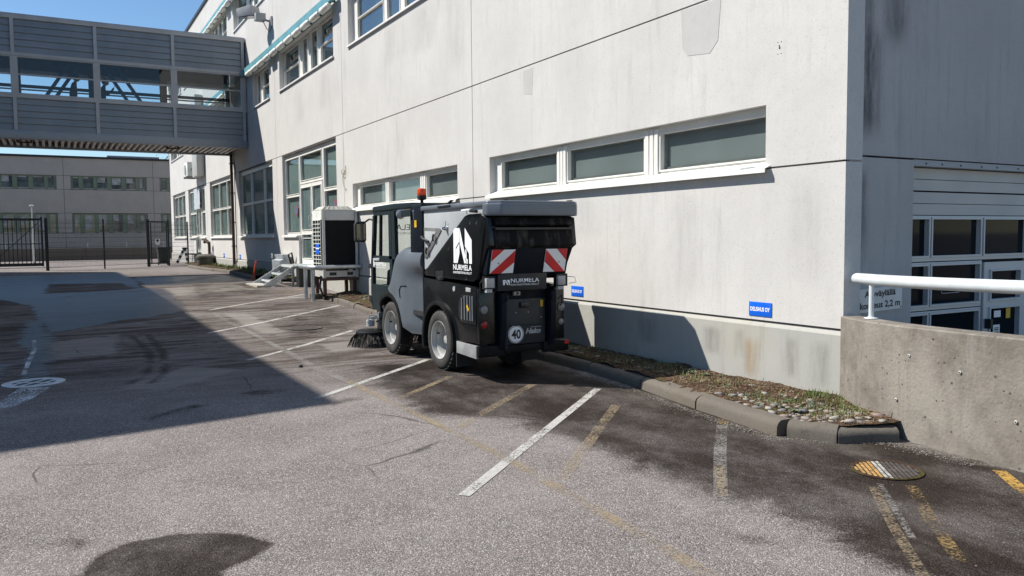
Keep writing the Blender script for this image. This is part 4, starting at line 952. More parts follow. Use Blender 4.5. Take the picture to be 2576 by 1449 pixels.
MB().lathe([(.22, 0), (.22, .012)], (5.9, 40.098, 4.82), (0, -1, 0), 4).build('side_label', M_frame_grey, ac)
for y_ in (40.3, 41.0): MB().box(5.5, WX, y_-.02, y_+.02, 4.42, 4.5).build('bracket', M_frame_grey, ac)
MB().tube([(5.8, 40.1, 4.5), (5.9, 39.8, 4.3), (6.03, 39.6, 4.35)], .015, 6).build('hose', M_unit, ac)
# floodlight
fl = thing('floodlight', 'grey box floodlight on a bracket high on the wall near the joint', 'floodlight', (6.0, 25.35, 8.1))
MB().add([(5.55, 26.45, 8.42), (5.85, 25.85, 8.38), (5.55, 25.75, 8.38), (5.25, 26.35, 8.42), (5.5, 26.5, 8.62), (5.82, 25.9, 8.66), (5.52, 25.75, 8.70), (5.2, 26.35, 8.66)],
         [(0, 1, 2, 3), (4, 7, 6, 5), (0, 4, 5, 1), (1, 5, 6, 2), (2, 6, 7, 3), (3, 7, 4, 0)]).build('housing', M_frame_grey, fl, bevel=.02)
MB().add([(5.56, 26.44, 8.405), (5.84, 25.87, 8.365), (5.56, 25.77, 8.365), (5.27, 26.34, 8.405)], [(0, 1, 2, 3)]).build('lens', M_lampglass, fl)
MB().box(5.62, 5.92, 25.5, 25.78, 8.2, 8.42).build('gear_box', M_frame_grey, fl, bevel=.015)
MB().box(6.02, WX, 25.28, 25.46, 8.0, 8.3).build('wall_plate', M_frame_grey, fl)
MB().bar((5.8, 25.6, 8.26), (6.03, 25.38, 8.15), .06).build('arm', M_frame_grey, fl)
MB().tube([(5.85, 25.6, 8.2), (5.92, 25.45, 7.95), (6.0, 25.4, 7.85), (6.05, 25.38, 8.0)], .012, 5).build('cable', M_dark, fl)

# ------------------------------------------------------------ footbridge
BY0, BY1 = 29.32, 32.2
br = thing('footbridge', 'covered grey clad footbridge with a window band between the two buildings', 'footbridge', (1, 30.7, 4.7))
posts = [-5.36, -3.09, -.82, 1.43, 3.72, 5.96]
def bridge_side(yf, sgn):
    """sgn -1: the side facing the camera"""
    o1 = yf; i1 = yf-sgn*.06
    def B(x0, x1, d0, d1, z0, z1): return MB().box(x0, x1, yf+sgn*d0, yf+sgn*d1, z0, z1)
    x0, x1 = (-5.0, 6.05)
    B(x0, x1, .06, -.10, 8.34, 8.50).build('top_fascia', M_trim, br, bevel=.01)
    B(x0, x1, .08, -.10, 4.72, 4.98).build('bottom_fascia', M_fascia, br, bevel=.01)
    B(x0, x1, .07, -.08, 7.23, 7.32).build('window_head', M_trim, br)
    B(x0, x1, .07, -.08, 5.96, 6.06).build('window_sill', M_trim, br)
    for a, b in zip(posts[:-1], posts[1:]):
        a_ = max(a, -5.0)+.055; b_ = b-.055
        for (z0, z1, n) in ((7.32, 8.34, 5), (4.98, 5.96, 5)):
            h = (z1-z0)/n
            for k in range(n):
                zz = z0+k*h; mb = MB()
                prof = [(0, 0), (.028, .006), (.028, h*.12), (.018, h*.82), (-.012, h*.84), (-.012, h)]
                q = [(yf+sgn*d, zz+z_) for d, z_ in prof]+[(yf-sgn*.03, zz+h), (yf-sgn*.03, zz)]
                mb.prism(q, a_, b_, 'x'); mb.build('cladding_board', M_clad, br)
        # glazing
        g0, g1 = a_+.06, b_-.02
        fr = MB()
        fr.box(a_, g0, yf+sgn*.04, yf-sgn*.04, 6.06, 7.23); fr.box(g1, b_, yf+sgn*.04, yf-sgn*.04, 6.06, 7.23)
        fr.box(g0, g1, yf+sgn*.04, yf-sgn*.04, 6.06, 6.11); fr.box(g0, g1, yf+sgn*.04, yf-sgn*.04, 7.19, 7.23); fr.box(g0, g1, yf+sgn*.035, yf-sgn*.03, 6.655, 6.70)
        w = fr.build('window_frame', M_trim, br)
        MB().box(g0, g1, yf-.004, yf+.004, 6.11, 6.655).build('pane', M_clear, w); MB().box(g0, g1, yf-.004, yf+.004, 6.70, 7.19).build('pane', M_clear, w)
    for x_ in posts[1:]:
        B(x_-.05, x_+.05, .075, -.05, 7.32, 8.34).build('post_cover', M_trim, br); B(x_-.05, x_+.05, .075, -.05, 4.98, 5.96).build('post_cover', M_trim, br)
        B(x_-.085, x_+.085, .05, -.08, 6.06, 7.23).build('window_post', M_trim, br)
bridge_side(BY0, -1); bridge_side(BY1, 1)
MB().box(-5.0, 6.05, BY0+.1, BY1-.1, 8.36, 8.48).build('roof_deck', M_intdark, br)
MB().box(-5.0, 6.05, BY0+.1, BY1-.1, 7.95, 8.0).build('ceiling', M_intdark, br)
MB().box(-5.0, 6.05, BY0+.1, BY1-.1, 5.2, 5.32).build('floor', M_intdark, br)
for yf, s_ in ((BY0, 1), (BY1, -1)):
    MB().box(-5.0, 6.04, yf+s_*.05, yf+s_*.1, 5.32, 5.95).build('inner_lining', M_intdark, br); MB().box(-5.0, 6.04, yf+s_*.05, yf+s_*.1, 7.34, 7.95).build('inner_lining', M_intdark, br)
MB().box(-5.0, 6.05, BY0+.08, BY1-.08, 4.985, 5.05).build('underdeck', M_dark, br)
rb = None; x_ = -5.0; P_ = .185
mbp = MB(); mbp.prism([(0, 4.99), (.03, 4.78), (P_*.74-.03, 4.78), (P_*.74, 4.99)], BY0+.06, BY1+.06, 'y')
proto = mbp.build('soffit_rib', M_soffit, br)
k = 0
while x_ < 6.0-P_:
    if k == 0: proto.location = Vector((x_, 0, 0))-wl(br); pr0 = Vector(proto.location); 
    else:
        c = proto.copy(); COL.objects.link(c); c.location = pr0+Vector((k*P_, 0, 0))
    x_ += P_; k += 1
proto_me = proto.data
for v in proto_me.vertices: v.co = v.co+wl(br)
MB().box(-5.0, 6.05, BY0+.06, BY1+.06, 4.93, 4.98).build('soffit_sheet', M_soffit, br)
for x_ in (-.65, 3.75): 
    MB().box(x_-.2, x_+.2, 30.3, 30.38, 4.70, 4.74).build('soffit_lamp', M_brown, br); 
    for q in (-.19, .19): MB().box(x_+q-.03, x_+q+.03, 30.25, 30.43, 4.735, 4.79).build('lamp_clip', M_brown, br)
for xa, za, xb, zb in ((-.25, 6.05, .95, 7.95), (.05, 6.05, 1.25, 7.95), (2.8, 6.05, 1.6, 7.95), (3.25, 6.05, 2.0, 7.95), (-1.9, 6.05, -3.1, 7.95), (-1.5, 6.05, -2.7, 7.95)):
    MB().bar((xa, BY1-.18, za), (xb, BY1-.18, zb), .09, .11).build('brace', M_brace, br)
for x_ in (1.43, 3.72, -.82, -3.09): MB().box(x_-.12, x_+.12, BY1-.12, BY1-.05, 6.0, 7.4).build('inner_post', M_intdark, br)
MB().box(-5.0, 6.0, BY1-.3, BY1-.22, 6.70, 6.80).build('inner_handrail', M_intdark, br)

# people crossing inside
def person(x, y, z, label, arm_raise):
    t = thing('person', label, 'person', (x, y, z))
    J = {'pel': (0, 0, .95), 'bel': (.01, 0, 1.1), 'che': (.03, 0, 1.32), 'nek': (.06, 0, 1.48), 'hed0': (.09, 0, 1.55),
         'shL': (.03, .18, 1.40), 'elL': (-.02, .22, 1.12), 'waL': (.16, .20, .95), 'haL': (.22, .19, .9),
         'shR': (.03, -.18, 1.40), 'elR': ((.14, -.22, 1.18) if arm_raise else (-.06, -.22, 1.14)), 'waR': ((.32, -.16, 1.38) if arm_raise else (.08, -.22, .92)), 'haR': ((.36, -.14, 1.45) if arm_raise else (.14, -.21, .86)),
         'hiL': (0, .09, .9), 'knL': (.16, .09, .5), 'anL': (.10, .09, .09), 'toL': (.26, .09, .03), 'hiR': (0, -.09, .9), 'knR': (.0, -.09, .48), 'anR': (-.22, -.09, .13), 'toR': (-.1, -.09, .03)}
    rad = dict(pel=.15, bel=.145, che=.16, nek=.06, hed0=.06, shL=.07, elL=.048, waL=.032, haL=.04, shR=.07, elR=.048, waR=.032, haR=.04, hiL=.10, knL=.065, anL=.045, toL=.035, hiR=.10, knR=.065, anR=.045, toR=.035)
    E_ = [('pel', 'bel'), ('bel', 'che'), ('che', 'nek'), ('nek', 'hed0'), ('che', 'shL'), ('shL', 'elL'), ('elL', 'waL'), ('waL', 'haL'), ('che', 'shR'), ('shR', 'elR'), ('elR', 'waR'), ('waR', 'haR'),
          ('pel', 'hiL'), ('hiL', 'knL'), ('knL', 'anL'), ('anL', 'toL'), ('pel', 'hiR'), ('hiR', 'knR'), ('knR', 'anR'), ('anR', 'toR')]
    ks = list(J); me = bpy.data.meshes.new('body'); me.from_pydata([J[k] for k in ks], [(ks.index(a), ks.index(b)) for a, b in E_], [])
    o = bpy.data.objects.new('body', me); COL.objects.link(o); o.parent = t
    sk = o.modifiers.new('skin', 'SKIN')
    for i, k in enumerate(ks):
        sv = me.skin_vertices[0].data[i]; sv.radius = (rad[k], rad[k]); sv.use_root = (k == 'pel')
    o.modifiers.new('sub', 'SUBSURF').render_levels = 1; me.materials.append(M_cloth)
    # head with nose, brow and ears
    bm = bmesh.new(); bmesh.ops.create_uvsphere(bm, u_segments=18, v_segments=14, radius=1)
    for v in bm.verts:
        c = v.co; 
        if c.z < 0: c.x *= 1-.15*-c.z; c.y *= 1-.35*-c.z
        if c.x > .8 and abs(c.y) < .3 and -.35 < c.z < .15: c.x += .22
        if c.x > .6 and -.95 < c.z < -.6: c.x += .1
        c.x *= .098; c.y *= .076; c.z *= .118
    me2 = bpy.data.meshes.new('head'); bm.to_mesh(me2); bm.free(); me2.materials.append(M_skin); me2.polygons.foreach_set('use_smooth', [True]*len(me2.polygons))
    h = bpy.data.objects.new('head', me2); COL.objects.link(h); h.parent = t; h.location = (.12, 0, 1.64); h.rotation_euler = (0, R(12), 0)
    bm = bmesh.new(); bmesh.ops.create_uvsphere(bm, u_segments=16, v_segments=12, radius=1)
    for v in bm.verts: c = v.co; c.z = max(c.z, -.35+.5*c.x); c.x *= .104; c.y *= .084; c.z *= .115
    me3 = bpy.data.meshes.new('hair'); bm.to_mesh(me3); bm.free(); me3.materials.append(M_hair)
    hr = bpy.data.objects.new('hair', me3); COL.objects.link(hr); hr.parent = t; hr.location = (.105, 0, 1.665)
    for sy, side in ((1, 'L'), (-1, 'R')):
        wv = Vector(J['ha'+side]); mb = MB(); d = (wv-Vector(J['wa'+side])).normalized()
        for k in range(4): 
            o_ = wv+Vector((0, (k-1.5)*.018, 0)); mb.tube([o_, o_+d*.04, o_+d*.065+Vector((0, 0, .012))], .009, 6)
        mb.tube([wv, wv+Vector((0, -sy*.03, .02))+d*.02], .010, 6)
        mb.v = [tuple(Vector(v)+Vector((x, y, z))) for v in mb.v]; mb.build('fingers', M_skin, t)
    return t
person(.80, 31.0, 5.33, 'person in dark clothes walking inside the footbridge, arms lowered, on the left', False)
person(1.66, 31.0, 5.27, 'person in dark clothes inside the footbridge raising one hand to the chin', True)

# ------------------------------------------------------------ opposite building (casts the big shadow)
LB = thing('opposite_building', 'grey office building left of the yard, joined by the footbridge', 'building', (-5.08, 13.4, 0))
LX, LY = -5.08, 13.40; LH = 10.0
c = MB(); c.prism([(LX, LY), (LX, 40.2), (LX-16, 40.2), (LX-16, LY-2.6)], -.1, LH, 'z'); c.build('wall', M_leftwall, LB)
MB().prism([(LX+.03, LY-.03), (LX+.03, 40.23), (LX-16, 40.23), (LX-16, LY-2.63)], LH, LH+.06, 'z').build('coping', M_roofedge, LB)
y_ = 14.2
while y_ < 39:
    for z_ in (1.6, 5.9):
        f_ = MB().box(LX+.0, LX+.03, y_, y_+4.6, z_, z_+1.3).build('window', M_green, LB)
        for k in range(4): MB().box(LX+.03, LX+.035, y_+.1+k*1.12, y_+1.1+k*1.12, z_+.08, z_+1.22).build('pane', M_glass_bg, f_)
    y_ += 6.2

# ------------------------------------------------------------ condenser unit on its stand
HX0, HX1, HY0, HY1 = 5.22, 6.03, 17.75, 18.5
hp = thing('condenser_unit', 'tall grey condenser unit with black coil on a brown steel stand', 'condenser unit', (5.6, 18, .25))
MB().box(HX0+.02, HX1-.02, HY0+.02, HY1-.02, .72, 2.2).build('casing', M_unit, hp)
MB().box(HX0, HX1, HY0, HY1, 2.2, 2.225).build('top_plate', M_unit, hp)
MB().box(HX0+.07, HX1-.07, HY0, HY0+.02, 1.99, 2.19).build('front_panel', M_unit, hp, bevel=.004)
for xa, xb in ((HX0, HX0+.06), (HX1-.06, HX1)): MB().box(xa, xb, HY0-.01, HY0+.03, .70, 2.2).build('corner_post', M_unit, hp)
MB().box(HX0+.06, HX1-.06, HY0-.002, HY0+.02, .86, 1.985).build('coil', M_coil, hp)
z_ = .87; cf = MB()
while z_ < 1.98: cf.box(HX0+.062, HX1-.062, HY0-.007, HY0-.002, z_, z_+.006); z_ += .014
cf.build('coil_fins', M_coil, hp)['kind'] = 'stuff'
MB().box(HX0+.06, HX1-.06, HY0-.005, HY0+.03, .72, .86).build('bottom_rail', M_unit, hp)
for xa, xb in ((HX0+.14, HX0+.3), (HX0+.55, HX0+.68)): MB().box(xa, xb, HY0-.008, HY0-.004, .755, .825).build('slot', M_printblack, hp)
MB().box(HX0-.004, HX0+.02, HY0+.02, HY1-.02, .95, 2.0).build('side_coil', M_coil, hp)
MB().box(HX0-.008, HX0+.02, HY0+.02, HY1-.02, 2.0, 2.2).build('side_panel', M_unitside, hp)
z_ = .93
while z_ < 2.02: MB().box(HX0-.03, HX0-.012, HY0+.06, HY1-.08, z_, z_+.015).build('grille_bar', M_unitside, hp); z_ += .088
for y_ in (HY0+.06, HY0+.25, HY0+.44, HY1-.09): MB().box(HX0-.026, HX0-.01, y_, y_+.014, .93, 2.0).build('grille_bar', M_unitside, hp)
MB().box(HX0-.036, HX0-.030, HY0+.16, HY0+.42, 1.24, 1.34).build('label', M_signblue, hp); MB().box(HX0-.036, HX0-.030, HY0+.16, HY0+.42, 1.345, 1.375).build('label', M_signwhite, hp); MB().box(HX0-.036, HX0-.030, HY0+.16, HY0+.42, 1.38, 1.46).build('label', M_signblue, hp)
mb = MB(); a, b, c_, d_ = HX0+.02, HX1-.1, HY0+.03, HY1-.03
mb.add([(a, c_, 2.226), (b, c_, 2.226), (b, d_, 2.226), (a, d_, 2.226), (a+.09, c_+.1, 2.30), (b-.09, c_+.1, 2.30), (b-.09, d_-.1, 2.30), (a+.09, d_-.1, 2.30)], [(0, 1, 5, 4), (1, 2, 6, 5), (2, 3, 7, 6), (3, 0, 4, 7), (4, 5, 6, 7)])
mb.build('fan_guard', simple('fan_guard_wire', (.42, .41, .36), .5, .3, .2, 30), hp)
for k in range(7):
    xk = a+.09+(b-a-.18)*k/6; MB().bar((a+(b-a)*k/6, c_-.004, 2.228), (xk, c_+.096, 2.304), .012).build('guard_rib', M_unit, hp)
for x_ in (HX0+.02, HX1-.1): 
    for y_ in (HY0+.05, HY1-.1): MB().box(x_, x_+.07, y_, y_+.07, .2, .66).build('leg', M_brown, hp)
MB().box(HX0-.05, HX1, HY0-.02, HY0+.04, .64, .70).build('beam', M_brown, hp); MB().box(HX0-.05, HX1, HY1-.06, HY1, .64, .70).build('beam', M_brown, hp)
MB().lathe([(.05, 0), (.05, .03), (.02, .04)], (HX0+.62, HY0-.02, .87), (0, -1, 0), 14).build('gauge', M_unit, hp)
MB().tube([(HX0-.02, HY0+.1, .75), (HX0-.06, HY0+.08, .5), (HX0+.0, HY0+.05, .3), (HX0+.1, HY0, .27)], .025, 8).build('hose', M_dark, hp, smooth=True)
# U-shaped guard rail
gr = thing('guard_rail', 'bent grey steel pipe rail protecting the condenser unit, on two posts', 'guard rail', (5, 17.6, .2))
pts = [(4.98, 18.75, .945), (4.96, 18.25, .945), (4.955, 17.80, .945), (4.97, 17.68, .945), (5.03, 17.61, .945), (5.13, 17.6, .945), (5.6, 17.6, .945), (6.05, 17.6, .945)]
MB().tube(pts, .05, 14).build('pipe', M_rail, gr, smooth=True)
for y_ in (17.70, 18.28): MB().tube([(4.965, y_, .17), (4.965, y_, .92)], .042, 12).build('post', M_rail, gr, smooth=True)
for y_ in (17.70, 18.28): MB().lathe([(.055, 0), (.055, .01)], (4.965, y_, zg(y_)+.001), n=12).build('foot', M_galv, gr)
for o in bpy.data.objects:
    if o.parent == gr: o.data.materials[0] = M_galv
# stairs to the door
stt = thing('steel_stairs', 'small galvanised steel steps with open grating leading to the door', 'stairs', (5.2, 22.4, .3))
for y_ in (21.78, 23.10):
    MB().prism([(4.80, zg(22)), (4.99, zg(22)), (5.66, .79), (6.04, .79), (6.04, .86), (5.60, .86), (4.80, .37)], y_-.02, y_+.02, 'y').build('stringer', M_galv, stt)
    MB().box(5.08, 5.12, y_-.03, y_+.03, zg(22), .52).build('leg', M_galv, stt); MB().box(5.55, 5.6, y_-.03, y_+.03, zg(22), .8).build('leg', M_galv, stt)
for x_, z_ in ((5.05, .47), (5.33, .65)):
    MB().box(x_-.02, x_-.005, 21.80, 23.08, z_-.05, z_).build('tread_nosing', M_rail, stt)
    tr_ = MB()
    for k in range(7): tr_.box(x_+k*.035, x_+k*.035+.006, 21.80, 23.08, z_-.03, z_-.003)
    tr_.build('tread', M_galv, stt)
MB().box(5.60, 6.05, 21.5, 23.08, .83, .865).build('platform', M_galv, stt)
MB().box(5.585, 5.60, 21.80, 23.08, .80, .866).build('platform_nosing', M_rail, stt)
MB().box(4.62, 4.98, 21.72, 23.16, zg(22)+.002, zg(22)+.05).build('base_slab', simple('pale_slab', (.38, .36, .33), .9), stt)
MB().box(5.62, 6.04, 21.3, 21.6, .3, .8).build('side_plate', M_dark, stt)
# sheet-metal cover beside the stairs
bx = thing('metal_box', 'bent stainless sheet metal box standing left of the steel steps', 'box', (5.8, 24, .4))
MB().prism([(5.72, .4), (5.72, .95), (5.80, .98), (5.80, 1.12), (6.02, 1.12), (6.02, .4)], 23.75, 24.75, 'y').build('cover', M_galv, bx, bevel=.008)
MB().box(5.70, 5.74, 24.7, 24.78, 1.0, 1.15).build('latch', M_chrome, bx)
hd = tag(MB().tube([(5.98, 23.55, .87), (5.9, 23.5, 1.12), (5.96, 23.35, 1.18), (6.0, 23.3, .87)], .025, 6).build('bent_rod', M_dark), 'dark bent rod standing between the metal box and the door', 'rod')
mk = tag(MB().bar((5.17, 24.9, .33), (5.22, 24.6, .93), .035).build('marker_post', M_redmark), 'thin leaning red marker stake at the kerb near the steps', 'stake')
for i, (x_, y_, s, lb) in enumerate(((5.62, 23.6, .07, 'pale broken concrete lump below the metal box'), (5.45, 23.3, .05, 'small pale rubble lump beside the steel steps'), (5.0, 22.2, .045, 'dark round stone under the first steel step'))):
    o = bpy.data.objects.new('rubble', SM[i]); COL.objects.link(o); o.location = (x_, y_, zg(y_)+s*.4); o.scale = (s, s*1.4, s); tag(o, lb, 'stone')
# planter, hydrant and barrier beyond the bridge
pt = thing('concrete_planter', 'round weathered concrete planter by the wall near the far door', 'planter', (5.7, 36.6, .4))
MB().lathe([(.34, 0), (.36, .05), (.36, .34), (.40, .36), (.40, .44), (.30, .52), (.0, .53)], (5.68, 36.6, .42), n=20).build('bowl', concrete('planter_concrete', (.10, .10, .08), .5), pt, smooth=True)
sp = thing('standpipe', 'dark rusty standpipe rising behind the round concrete planter', 'standpipe', (5.9, 36.9, .5))
MB().tube([(5.92, 37.1, .5), (5.92, 37.1, 1.45)], .06, 8).build('pipe', M_brown, sp); MB().tube([(5.92, 37.1, 1.4), (5.8, 37.3, 1.55), (5.8, 37.5, 1.45)], .07, 8).build('valve', M_brown, sp)
bar_ = thing('folded_barrier', 'black and white striped folding barrier leaning near the fence', 'barrier', (5.5, 43.5, .4))
for k, (a, b) in enumerate((((5.35, 43.2, .42), (5.72, 43.25, 1.12)), ((5.85, 43.1, .42), (5.74, 43.2, 1.12)))):
    A = Vector(a); B_ = Vector(b)
    for j in range(6): MB().bar(A+(B_-A)*j/6, A+(B_-A)*(j+1)/6, .13, .05, (0, 1, 0)).build('stripe', M_signwhite if (j+k) % 2 else M_printblack, bar_)
MB().box(5.62, 5.86, 43.1, 43.3, 1.1, 1.18).build('hinge', M_printblack, bar_)

# ------------------------------------------------------------ street sweeper
sw = thing('street_sweeper', 'compact dark grey street sweeper with white logo and orange beacon, seen from behind', 'street sweeper', (4.55, 9.2, 0))
XL, XR = 4.0, 5.10
def sp_(poly, x0, x1, name, mat, bevel=.0, parent=None, seg=2): return MB().prism(poly, x0, x1, 'x').build(name, mat, parent or sw, bevel=bevel, seg=seg)
def arc(cy, cz, rr, a0, a1, n): return [(cy+rr*math.cos(R(a0+(a1-a0)*i/n)), cz+rr*math.sin(R(a0+(a1-a0)*i/n))) for i in range(n+1)]
# hopper
sp_([(9.30, 1.12), (9.30, 1.93), (7.72, 1.91), (7.66, 1.70), (7.80, 1.12)], XL+.03, XR-.03, 'hopper', M_dirtyblack, .01)
# side panels (both sides)
for (xo, xi, sd) in ((XL, XL+.035, 0), (XR, XR-.035, 1)):
    sp_([(9.29, 1.935), (7.66, 1.915), (7.645, 1.835), (8.10, 1.835), (9.24, 1.19), (9.29, 1.20)], xo+(.012 if not sd else -.012), xi, 'hopper_side_panel', M_grey, .006)
    bc = sp_([(8.10, 1.825), (7.99, 1.845), (7.72, 1.845), (7.64, 1.80), (7.635, 1.70), (7.72, 1.38), (7.80, 1.14), (7.90, 1.105), (9.20, 1.125), (9.25, 1.165)], xo-(.018 if not sd else -.018), xi, 'black_side_cover', M_gloss, .014)
    if not sd: BC = bc
# lid
lid = MB(); lz0, lz1 = 1.915, 1.975
lid.prism([(XL-.02, 9.33), (XL-.02, 7.56), (XL+.10, 7.45), (XR-.08, 7.45), (XR+.02, 7.56), (XR+.02, 9.33)], lz0, lz1, 'z'); lid.build('hopper_lid', M_tank, sw, bevel=.022, seg=3)
ov = MB(); ov.prism([(XL-.025, 7.66), (XL-.025, 7.56), (XL+.09, 7.44), (XR-.07, 7.44), (XR+.025, 7.56), (XR+.025, 7.66)], 1.815, 1.95, 'z'); ov.build('lid_hood', M_tank, sw, bevel=.02, seg=3)
LT = simple('lid_catch_plate', (.42, .44, .45), .4, .3)
MB().box(XL+.16, XL+.20, 7.5, 7.56, 1.972, 1.988).build('lid_bolt', M_dark, sw); MB().box(XR-.12, XR-.08, 7.5, 7.56, 1.972, 1.988).build('lid_bolt', M_dark, sw)
sp_([(8.66, 1.955), (8.60, 1.955), (8.44, 2.015), (8.47, 2.02)], XL-.01, XL+.02, 'lid_strut', M_dark); sp_([(8.8, 1.94), (8.45, 1.945), (8.45, 1.965), (8.8, 1.96)], XL-.03, XL-.01, 'lid_catch', M_dark, .003)
MB().box(XR-.3, XR-.26, 8.9, 9.0, 1.97, 2.03).build('lid_hinge', M_dark, sw)
# hatch, catch, lever
hx = XL+.004
sp_([(9.275, 1.715), (8.80, 1.70), (8.765, 1.675), (9.20, 1.335), (9.265, 1.335)], hx-.004, hx+.02, 'hatch', M_hatch, .006)
sp_([(9.235, 1.67), (8.90, 1.66), (9.21, 1.42)], hx-.010, hx, 'hatch_window', M_grey, .003)
for y_, z_ in ((8.93, 1.59), (9.14, 1.43)): MB().tube([(hx-.03, y_, z_+.04), (hx-.035, y_+.01, z_), (hx-.02, y_+.03, z_-.04)], .010, 7).build('hatch_latch', M_dark, sw)
MB().tube([(hx-.01, 9.30, 1.60), (hx-.05, 9.25, 1.60), (hx-.06, 9.17, 1.57), (hx-.02, 9.10, 1.54)], .017, 8).build('hatch_handle', M_dark, sw, smooth=True)
MB().lathe([(.028, 0), (.028, .02), (.018, .035), (.016, .05), (.006, .055)], (hx+.005, 8.63, 1.695), (-1, 0, 0), 14).build('lock_knob', M_chrome, sw, smooth=True)
MB().box(hx-.02, hx-.01, 8.60, 8.61, 1.70, 1.78).build('lock_pin', M_chrome, sw)
sp_([(8.08, 1.875), (8.08, 1.895), (7.90, 1.90), (7.88, 1.88)], XL-.07, XL-.03, 'release_lever', M_signwhite, .006); sp_([(7.90, 1.86), (7.9, 1.895), (7.76, 1.88), (7.76, 1.85)], XL-.06, XL-.02, 'lever_grip', M_dark, .006)
MB().lathe([(.008, 0), (.008, .04)], (XL-.045, 7.98, 1.84), n=8).build('lever_pin', M_chrome, sw)
for y_, z_, rr in ((7.96, 1.745, .022), (7.80, 1.745, .022), (8.52, 1.46, .018), (9.17, 1.20, .015), (8.07, 1.125, .015)):
    MB().lathe([(rr, 0), (rr, .003), (rr*.4, .003)], (XL-.018, y_, z_), (-1, 0, 0), 14).build('cover_hole', M_printblack, sw); MB().lathe([(rr*.35, 0), (rr*.3, .006)], (XL-.02, y_, z_-rr*.6), (-1, 0, 0), 8).build('cover_screw', M_chrome, sw)
sp_([(8.90, 1.19), (8.68, 1.20), (8.66, 1.10), (8.88, 1.09)], XL-.022, XL-.01, 'recess', M_printblack, .01)
sp_([(8.80, 1.13), (8.70, 1.13), (8.72, 1.09), (8.80, 1.09)], XL-.03, XL-.02, 'recess_bolt', M_chrome, .004)
LOGO = [[(0, 0), (0, .92), (.08, 1), (.33, 1), (.33, .62), (.13, .44), (.13, 0)], [(.15, 0), (.15, .41), (.33, .575), (.33, .0)][:0] or [(.345, 1), (.36, 1), (.73, .02), (.60, 0), (.345, .60)], [(.64, 1), (1, .66), (1, 0), (.86, 0), (.86, .28), (.64, .48)], [(.66, .42), (.66, .10), (.70, .0), (.78, .0), (.78, .12), (.72, .14), (.72, .36)]]
LOGO.append([(.145, .0), (.145, .40), (.335, .57), (.335, .28), (.22, 0)])
poly_print(LOGO, 'logo_mark', M_print, BC, (XL-.018, 8.385, 1.30), (0, -1, 0), (0, 0, 1), .46, .395)
text('NURMELA', 'logo_lettering', M_print, BC, (XL-.018, 8.40, 1.222), (0, -1, 0), (0, 0, 1), .062, .47, bold=.018)
text('KIINTEISTÖPALVELUT', 'logo_lettering', M_print, BC, (XL-.018, 8.40, 1.182), (0, -1, 0), (0, 0, 1), .030, .47, bold=.012)
# lower body with wheel arch
lowp = [(9.29, 1.095), (7.95, 1.045), (7.86, 1.03), (7.85, .43), (8.36, .41)]+arc(8.86, .38, .43, 185-8, -5+8, 14)[::1]
lowp = [(9.295, 1.095), (7.95, 1.05), (7.855, 1.03), (7.85, .43), (8.38, .40), (8.40, .45)]+arc(8.86, .38, .45, 165, 12, 12)+[(9.295, .47)]
lb = sp_(lowp, XL+.0, XL+.22, 'lower_side_panel', M_gloss, .012)
sp_(lowp, XR-.22, XR, 'lower_side_panel', M_gloss, .012)
sp_([(9.29, 1.08), (7.95, 1.04), (7.95, .38), (9.29, .35)], XL+.22, XR-.22, 'chassis', M_navy)
sp_([(10.9, .55), (9.2, .55), (9.2, .25), (10.9, .25)], XL+.30, XR-.30, 'frame', M_navy)
for x0, x1 in ((XL-.035, XL+.06), (XR-.06, XR+.035)):
    fp = arc(8.86, .38, .455, 195, -20, 16); fq = arc(8.86, .38, .405, -20, 195, 16)
    sp_(fp+fq, x0, x1, 'rear_wheel_arch', M_dirtyblack, .01)
# grille
sp_([(8.30, .86), (8.22, .95), (8.14, .985), (7.86, .98), (7.86, .63), (8.24, .63), (8.30, .70)], XL-.010, XL+.01, 'grille_frame', M_gloss, .008)
sp_([(8.25, .85), (8.19, .925), (8.13, .95), (7.90, .945), (7.90, .67), (8.22, .67), (8.25, .71)], XL-.012, XL-.008, 'grille_opening', M_printblack)
for y_, z1 in ((8.19, .91), (8.12, .94), (8.05, .943), (7.98, .943), (7.925, .943)): MB().box(XL-.024, XL-.012, y_-.011, y_+.011, .67, z1).build('grille_slat', M_slatb, sw)
MB().bar((XL-.03, 8.00, .78), (XL-.03, 8.04, .84), .035, .004, (1, 0, 0)).build('tag_label', M_yellow, sw)
MB().lathe([(.032, 0), (.030, .006)], (XL-.002, 8.42, 1.0), (-1, 0, 0), 16).build('side_reflector', M_lampglass, sw); sp_([(8.10, 1.035), (7.98, 1.03), (7.98, .985), (8.10, .985)], XL-.014, XL-.002, 'side_reflector', M_lampglass, .008)
# bumper and flaps
sp_([(8.36, .405), (7.86, .40), (7.86, .255), (8.36, .27)], XL-.012, XL+.02, 'bumper_side', M_zinc, .008)
for x0, x1, nm in ((XL-.012, XL+.32, 'rear_bumper'), (XR-.28, XR+.06, 'rear_bumper')): MB().box(x0, x1, 7.80, 7.86, .275, .40).build(nm, M_dirtyblack, sw, bevel=.012)
MB().box(XR-.0, XR+.055, 7.793, 7.80, .355, .395).build('rear_reflector', M_red, sw)
for x0, x1 in ((XL, XL+.24), (XR-.24, XR)): MB().box(x0, x1, 8.38, 8.395, .10, .42).build('mud_flap', M_black, sw)
